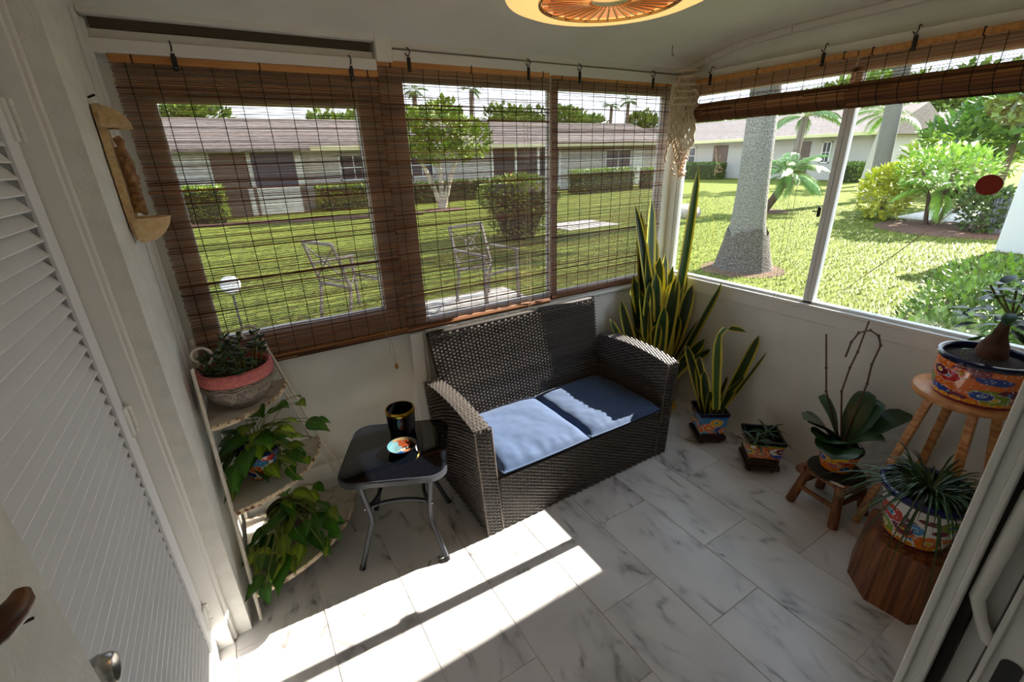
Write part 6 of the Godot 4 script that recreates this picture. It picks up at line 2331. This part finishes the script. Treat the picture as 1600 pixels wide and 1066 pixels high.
func patio_chair(label: String, p: Vector3, yaw: float):
	# front of the chair looks along +z before it is turned
	var o := thing("patio_chair", label, "chair", p, "metal patio chairs", yaw)
	var m := mat(rgb(118, 112, 108), 0.5, 0.4)
	var w := 0.27
	for s in [-1.0, 1.0]:
		var f := MB.new()
		f.bar(Vector3(s * w, 0, 0.27), Vector3(s * w, 0.64, 0.25), 0.032, 0.032)
		part(o, "front_leg", f, m)
		var b := MB.new()
		b.bar(Vector3(s * w, 0, -0.30), Vector3(s * w, 0.42, -0.22), 0.032, 0.026)
		b.bar(Vector3(s * w, 0.42, -0.22), Vector3(s * w * 0.96, 0.92, -0.36), 0.032, 0.026)
		part(o, "back_leg", b, m)
		var a := MB.new()
		a.bar(Vector3(s * w, 0.65, 0.29), Vector3(s * w, 0.66, -0.28), 0.05, 0.022)
		part(o, "armrest", a, m)
	var t := MB.new()
	t.bar(Vector3(-w, 0.92, -0.36), Vector3(w, 0.92, -0.36), 0.034, 0.034)
	t.bar(Vector3(-w, 0.50, -0.245), Vector3(w, 0.50, -0.245), 0.02, 0.02)
	t.bar(Vector3(-w, 0.50, -0.245), Vector3(w, 0.90, -0.355), 0.014, 0.014)
	t.bar(Vector3(w, 0.50, -0.245), Vector3(-w, 0.90, -0.355), 0.014, 0.014)
	t.tube(arc(Vector3(0, 0.70, -0.30), Vector3(0.07, 0, 0), Vector3(0, 0.07, -0.02), 0, TAU, 16), 0.008, 6)
	part(o, "back_lattice", t, m)
	var st := MB.new()
	st.bar(Vector3(-w, 0.42, 0.26), Vector3(w, 0.42, 0.26), 0.03, 0.03)
	st.bar(Vector3(-w, 0.42, -0.22), Vector3(w, 0.42, -0.22), 0.03, 0.03)
	st.bar(Vector3(-w, 0.42, 0.26), Vector3(w, 0.42, -0.22), 0.014, 0.014)
	st.bar(Vector3(w, 0.42, 0.26), Vector3(-w, 0.42, -0.22), 0.014, 0.014)
	part(o, "seat_frame", st, m)

func house_window(o: Node3D, lo: Vector3, hi: Vector3, nrm: Vector3, frame: Material, glass: Material, bars := 1):
	# lo and hi lie on the wall face
	var off := nrm * 0.03
	var f := MB.new()
	var u := (Vector3(hi.x - lo.x, 0, hi.z - lo.z)).normalized()
	var l := Vector3(hi.x - lo.x, 0, hi.z - lo.z).length()
	var h := hi.y - lo.y
	var fw := 0.07
	f.bar(lo + off + Vector3(0, fw / 2, 0), lo + u * l + off + Vector3(0, fw / 2, 0), 0.08, fw)
	f.bar(lo + off + Vector3(0, h - fw / 2, 0), lo + u * l + off + Vector3(0, h - fw / 2, 0), 0.08, fw)
	f.bar(lo + u * fw / 2 + off, lo + u * fw / 2 + off + Vector3(0, h, 0), 0.08, fw, u)
	f.bar(lo + u * (l - fw / 2) + off, lo + u * (l - fw / 2) + off + Vector3(0, h, 0), 0.08, fw, u)
	for b in bars:
		var x := l * (b + 1) / (bars + 1)
		f.bar(lo + u * x + off, lo + u * x + off + Vector3(0, h, 0), 0.06, 0.04, u)
	f.bar(lo + off + Vector3(0, h * 0.5, 0), lo + u * l + off + Vector3(0, h * 0.5, 0), 0.06, 0.04)
	var w := part(o, "window", f, frame)
	var g := MB.new()
	g.quad(lo + nrm * 0.02, lo + u * l + nrm * 0.02, hi + nrm * 0.02, lo + Vector3(0, h, 0) + nrm * 0.02, nrm)
	part(w, "pane", g, glass)

func roof_mat(sd: int, a: Color, b: Color) -> StandardMaterial3D:
	return relief(tri_mat(mat(Color.WHITE, 0.9), noise_tex(noise(sd, 0.03, FastNoiseLite.TYPE_SIMPLEX, 5), 256, ramp([a, b], [0.3, 0.7])), Vector3(0.25, 1.6, 1.2)), noise_tex(noise(sd + 1, 0.1), 256), 2.0)

const BEHIND := ["leafy tree behind the bungalow roof, above the window next to porch", "leafy tree behind the bungalow roof, beside the three stemmed tree's crown", "leafy tree behind the bungalow roof, above the dark terrace's start", "leafy tree behind the bungalow roof, above the bird bath", "leafy tree behind the bungalow roof, just past the window mullion", "leafy tree behind the bungalow roof, above the squared hedge", "leafy tree behind the bungalow roof's end, beside the macrame", "leafy tree behind the bungalow roof, above the blank porch wall"]
const FANS := ["thin fan palm behind the bungalow roof, above the three stemmed tree", "thin fan palm behind the bungalow roof, taller of a close pair", "thin fan palm behind the bungalow roof, shorter of a close pair", "thin fan palm partly hidden by the three stemmed tree's crown"]
const ROW := ["leafy tree behind the pale bungalow, above its drooping palm", "leafy tree behind the pale bungalow's end by the window mullion", "tall leafy tree behind the mullion side of the brick front house", "tall leafy tree behind the slim leaning palm's trunk", "tall leafy tree above the red brick panel", "tall leafy tree beside the wispy distant palm", "tall leafy tree above the flowering shrub", "leafy tree behind the pale bungalow, hidden by the thick palm", "leafy tree behind the pale bungalow, beside the thick palm", "tall leafy tree above the red pendant"]

func house_across():
	var cream := tri_mat(mat(Color.WHITE, 0.85), noise_tex(noise(331, 0.03), 256, ramp([rgb(176, 173, 166), rgb(194, 191, 185)], [0.3, 0.7])), Vector3(0.5, 0.5, 0.5))
	var dark := mat(rgb(58, 52, 56), 0.6)
	var screen := mat(rgb(66, 64, 76), 0.4)
	var door := mat(rgb(96, 78, 68), 0.6)
	var wh := mat(rgb(226, 226, 222), 0.6)
	var z0 := -21.6
	var o := thing("bungalow", "long low bungalow with a grey brown roof beyond the lawn", "building", Vector3(0, GROUND, 0))
	var lift := Vector3(0, -GROUND, 0)
	var w := MB.new()
	w.box(Vector3(-14, 0, -28), Vector3(24.5, 2.45, z0), 0.02)
	part(o, "wall", w, cream)
	# roof, gable ends facing sideways
	var rf := MB.new()
	rf.xf = Transform3D(Basis(Vector3.UP, PI / 2), Vector3.ZERO)
	rf.prism(PackedVector2Array([Vector2(-z0 - 0.7, 2.40), Vector2(24.9, 3.72), Vector2(28.6, 2.40), Vector2(28.6, 2.28), Vector2(-z0 - 0.7, 2.28)]), -14.4, 24.9)
	part(o, "roof", rf, roof_mat(341, rgb(90, 81, 76), rgb(120, 109, 102)))
	var fa := MB.new()
	fa.box(Vector3(-14.4, 2.24, z0 + 0.66), Vector3(24.9, 2.42, z0 + 0.72), 0.01)
	part(o, "fascia", fa, mat(rgb(196, 190, 150), 0.7))
	# screened porch with a lower roof
	var zp := -20.0
	var pa := on_z(262, 330, zp)
	var pb := on_z(486, 330, zp)
	var pw := MB.new()
	pw.box(Vector3(pa.x - 3.0, 0, z0), Vector3(on_z(335, 280, zp).x, 2.3, zp), 0.02)
	pw.box(Vector3(on_z(393, 320, zp).x, 0, zp - 0.12), Vector3(pb.x, 0.98, zp), 0.01)
	pw.box(Vector3(pb.x - 0.25, 0, z0), Vector3(pb.x, 2.3, zp), 0.01)
	pw.box(Vector3(on_z(393, 270, zp).x - 0.08, 0, zp - 0.10), Vector3(on_z(393, 270, zp).x + 0.06, 2.3, zp), 0.01)
	pw.box(Vector3(pa.x - 3.0, 2.2, z0), Vector3(pb.x, 2.34, zp + 0.02), 0.01)
	part(o, "porch_wall", pw, cream)
	var pr := MB.new()
	pr.xf = Transform3D(Basis(Vector3.UP, PI / 2), Vector3.ZERO)
	pr.prism(PackedVector2Array([Vector2(-zp - 0.45, 2.32), Vector2(23.2, 3.35), Vector2(23.2, 2.5), Vector2(-zp - 0.45, 2.22)]), pa.x - 3.4, pb.x + 0.3)
	part(o, "porch_roof", pr, roof_mat(343, rgb(92, 83, 78), rgb(122, 111, 104)))
	var dp := MB.new()
	dp.box(Vector3(on_z(335, 280, zp).x, 0, zp - 0.14), Vector3(on_z(393, 280, zp).x - 0.06, 2.22, zp - 0.06), 0.01)
	part(o, "door", dp, door)
	var sc := MB.new()
	sc.box(Vector3(on_z(393, 270, zp).x + 0.05, 0.98, zp - 0.12), Vector3(pb.x - 0.2, 2.22, zp - 0.07), 0.01)
	part(o, "porch_screen", sc, screen)
	for e in [[on_z(528, 250, z0).x, on_z(574, 250, z0).x], [on_z(945, 250, z0).x, on_z(985, 250, z0).x], [on_z(640, 250, z0).x, on_z(676, 250, z0).x]]:
		house_window(o, Vector3(e[0], 1.05, z0), Vector3(e[1], 2.1, z0), Vector3(0, 0, 1), wh, screen)
	# dark covered entry
	var en := MB.new()
	var e0 := on_z(768, 260, z0).x
	var e1 := on_z(873, 260, z0).x
	en.box(Vector3(e0, 0.85, z0 - 0.02), Vector3(e1, 2.25, z0 + 0.03), 0.01)
	part(o, "terrace_screen", en, dark)
	for k in 4:
		var m := MB.new()
		var x := lerpf(e0, e1, k / 3.0)
		m.box(Vector3(x - 0.06, 0, z0 + 0.02), Vector3(x + 0.06, 2.28, z0 + 0.12), 0.01)
		part(o, "post", m, wh)
	var pd := MB.new()
	pd.box(Vector3(on_z(985, 280, z0).x, 0, z0 - 0.02), Vector3(on_z(1003, 280, z0).x, 2.1, z0 + 0.05), 0.01)
	part(o, "entry_door", pd, wh)
	# hedges in front of it
	var ca := lin(98, 122, 40)
	var cb := lin(158, 176, 70)
	var lx := on_y(287, 348, GROUND)
	var lxr := on_y(360, 348, GROUND)
	box_hedge("hedge", "squared hedge block in front of the bungalow's blank porch wall", Vector3(lx.x, GROUND, -19.4), Vector3(lxr.x, 1.05, -18.4), 1300, 0.12, ca, cb, 501)
	var hx := on_z(497, 310, -21.0)
	var hy := on_z(640, 310, -21.0)
	box_hedge("hedge", "squared hedge below the bungalow window beside the screened porch", Vector3(hx.x, GROUND, -21.3), Vector3(hy.x, 0.85, -20.4), 1500, 0.12, ca, cb, 502)
	box_hedge("hedge", "low dark hedge behind the three stemmed tree", Vector3(on_z(650, 300, -20.5).x, GROUND, -20.9), Vector3(on_z(768, 300, -20.5).x, 0.75, -20.1), 1200, 0.12, lin(72, 92, 36), lin(124, 140, 60), 503)
	box_hedge("hedge", "squared hedge along the bungalow beside the white entry door", Vector3(on_z(898, 300, -18.6).x, GROUND, -19.2), Vector3(on_z(984, 300, -18.6).x, 1.0, -18.2), 1500, 0.12, ca, cb, 504)
	box_hedge("hedge", "short hedge at the bungalow's end near the window corner", Vector3(on_z(1003, 295, -18.8).x, GROUND, -19.2), Vector3(on_z(1040, 295, -18.8).x, 0.95, -18.2), 800, 0.12, ca, cb, 505)
	# trees behind the roof
	var ga := lin(76, 104, 44)
	var gb := lin(140, 160, 76)
	var k := 0
	for e in [[540, 32.0, 4.9], [700, 34.0, 5.4], [800, 33.0, 5.6], [835, 36.0, 5.5], [885, 33.0, 5.8], [915, 36.0, 5.6], [1005, 36.0, 5.7], [318, 32.0, 5.0]]:
		var z: float = -e[1]
		var f := on_z(e[0], 240, z)
		tree("round_tree", BEHIND[k], Vector3(f.x, GROUND, z), e[2], Vector3(2.0, 1.3, 1.6), 800, 0.45, ga, gb, 510 + k, "trees behind the bungalow")
		k += 1
	var pbk := mat(rgb(120, 104, 88), 0.9)
	for e in [[738, 34.0, 6.6], [975, 36.0, 6.6], [950, 38.0, 6.4], [652, 33.0, 6.2]]:
		var z: float = -e[1]
		var f := on_z(e[0], 240, z)
		palm("fan_palm", FANS[k - 8], Vector3(f.x, GROUND, z), e[2], Vector3(0.2, 0, 0), [Vector2(0, 0.2), Vector2(7, 0.15)], pbk, 1.1, 14, 530 + k, "palms behind the bungalow", lin(96, 126, 56))
		k += 1

func houses_right():
	var pale := mat(rgb(186, 183, 176), 0.85)
	var glass := mat(rgb(66, 64, 76), 0.2)
	var dark := mat(rgb(96, 78, 68), 0.6)
	var wh := mat(rgb(226, 226, 222), 0.6)
	var xw := 31.0
	var o := thing("pale_bungalow", "pale blue white bungalow beyond the thick palm trunk", "building", Vector3(0, GROUND, 0))
	var w := MB.new()
	w.box(Vector3(xw, 0, -34), Vector3(xw + 7, 2.6, -12.6), 0.02)
	part(o, "wall", w, pale)
	var r := MB.new()
	r.prism(PackedVector2Array([Vector2(xw - 0.9, 2.52), Vector2(xw + 3.6, 4.0), Vector2(xw + 8, 2.52), Vector2(xw + 8, 2.38), Vector2(xw - 0.9, 2.38)]), -34.6, -12.0)
	part(o, "roof", r, roof_mat(345, rgb(92, 83, 78), rgb(122, 111, 104)))
	var fas := MB.new()
	fas.box(Vector3(xw - 0.95, 2.36, -34.6), Vector3(xw - 0.88, 2.54, -12.0), 0.01)
	part(o, "fascia", fas, mat(rgb(206, 204, 150), 0.7))
	for e in [[1064, 1088], [1283, 1298]]:
		var a := on_x(e[0], 240, xw)
		var b := on_x(e[1], 240, xw)
		house_window(o, Vector3(xw, 0.95, a.z), Vector3(xw, 2.15, b.z), Vector3(-1, 0, 0), wh, glass)
	for e in [[1115, 1137], [1245, 1265]]:
		var a := on_x(e[0], 240, xw)
		var b := on_x(e[1], 240, xw)
		var d := MB.new()
		d.box(Vector3(xw - 0.05, 0, a.z), Vector3(xw + 0.02, 2.2, b.z), 0.01)
		part(o, "door", d, dark)
	box_hedge("hedge", "long dark hedge in front of the pale bungalow's window", Vector3(29.2, GROUND, on_x(1040, 280, 29.5).z), Vector3(30.2, 0.95, on_x(1122, 280, 29.5).z), 1500, 0.16, lin(58, 86, 34), lin(110, 140, 60), 521)
	box_hedge("hedge", "clipped hedge between the window mullion and slim palm", Vector3(29.2, GROUND, on_x(1312, 265, 29.5).z), Vector3(30.2, 0.85, on_x(1345, 265, 29.5).z), 700, 0.16, lin(84, 112, 44), lin(140, 164, 76), 522)
	var tc := thing("terracotta_jar", "red terracotta jar on the grass before the pale bungalow", "jar", on_y(1288, 280, GROUND))
	var tm := MB.new()
	tm.lathe([Vector2(0, 0), Vector2(0.32, 0), Vector2(0.46, 0.4), Vector2(0.46, 0.75), Vector2(0.3, 1.0), Vector2(0.34, 1.08), Vector2(0.26, 1.06)], 24)
	part(tc, "jar", tm, mat(rgb(196, 104, 72), 0.8))
	var yf := thing("yellow_shrub", "yellow flowering shrub beside the terracotta jar", "shrub", on_y(1272, 280, GROUND) + Vector3(0.5, 0, -0.6))
	foliage(yf, "foliage", [[Vector3(0, 0.6, 0), Vector3(1.0, 0.6, 1.0), 420]], 0.26, lin(190, 180, 50), lin(236, 214, 90), 523)
	# second house with a brick panel
	var xh := 43.0
	var h := thing("brick_front_house", "distant white house with a red brick panel", "building", Vector3(0, GROUND, 0))
	var hw := MB.new()
	hw.box(Vector3(xh, 0, on_x(1330, 240, xh).z), Vector3(xh + 7, 2.7, on_x(1490, 240, xh).z), 0.02)
	part(h, "wall", hw, pale)
	var hr := MB.new()
	hr.prism(PackedVector2Array([Vector2(xh - 0.8, 2.7), Vector2(xh + 3.5, 4.0), Vector2(xh + 7.8, 2.7), Vector2(xh + 7.8, 2.55), Vector2(xh - 0.8, 2.55)]), on_x(1320, 240, xh).z, on_x(1500, 240, xh).z)
	part(h, "roof", hr, roof_mat(347, rgb(92, 83, 78), rgb(122, 111, 104)))
	var hb := MB.new()
	hb.box(Vector3(xh - 0.06, 0, on_x(1418, 235, xh).z), Vector3(xh + 0.02, 2.6, on_x(1438, 235, xh).z), 0.01)
	part(h, "brick_panel", hb, mat(rgb(140, 84, 72), 0.9))
	for e in [[1340, 1356], [1400, 1410], [1444, 1458]]:
		house_window(h, Vector3(xh, 0.9, on_x(e[0], 240, xh).z), Vector3(xh, 2.2, on_x(e[1], 240, xh).z), Vector3(-1, 0, 0), wh, glass)
	# trees behind and between
	var ga := lin(84, 116, 54)
	var gb := lin(156, 178, 96)
	var k := 0
	for e in [[1230, 40.0, 5.6, 2.4], [1285, 42.0, 6.4, 2.4], [1345, 52.0, 8.2, 3.4], [1390, 54.0, 8.0, 3.2], [1425, 56.0, 7.6, 3.2], [1470, 56.0, 7.8, 3.4], [1520, 58.0, 8.2, 3.6], [1120, 44.0, 5.8, 2.6], [1180, 42.0, 5.6, 2.6], [1570, 56.0, 8.4, 3.8]]:
		var f := on_x(e[0], 230, e[1])
		tree("round_tree", ROW[k], Vector3(e[1], GROUND, f.z), e[2], Vector3(e[3], e[3] * 0.62, e[3]), 800, 0.6, ga, gb, 540 + k, "trees behind the pale houses")
		k += 1
	var pbk := mat(rgb(120, 110, 98), 0.9)
	palm("garden_palm", "drooping palm standing before the pale bungalow's door", on_y(1265, 290, GROUND) + Vector3(-2.0, 0, 0), 3.2, Vector3(0.2, 0, 0.1), [Vector2(0, 0.2), Vector2(4, 0.12)], pbk, 2.1, 13, 561, "", lin(104, 138, 66))
	palm("garden_palm", "airy white stemmed palm beside the slim leaning palm", Vector3(27.0, GROUND, on_x(1350, 282, 27.0).z), 3.2, Vector3(0.1, 0, 0.3), [Vector2(0, 0.18), Vector2(4, 0.12)], mat(rgb(190, 186, 176), 0.8), 2.0, 14, 562, "", lin(128, 160, 76))
	palm("garden_palm", "wispy palm rising above the trees behind the red pendant", Vector3(54, GROUND, on_x(1495, 210, 54).z), 6.6, Vector3(0.3, 0, 0.3), [Vector2(0, 0.25), Vector2(8, 0.2)], pbk, 1.8, 12, 563, "", lin(110, 136, 84))
	tree("spreading_tree", "dark spreading broad leaved tree behind the red pendant", Vector3(19.5, GROUND, on_x(1560, 290, 19.5).z), 3.5, Vector3(2.3, 1.2, 2.0), 2200, 0.3, lin(52, 88, 42), lin(120, 156, 72), 564)
	tree("spreading_tree", "pale green garden tree beyond the flowering shrub", Vector3(24.0, GROUND, on_x(1500, 280, 24).z), 2.4, Vector3(2.4, 1.0, 1.8), 1200, 0.3, lin(120, 150, 60), lin(186, 196, 90), 565)
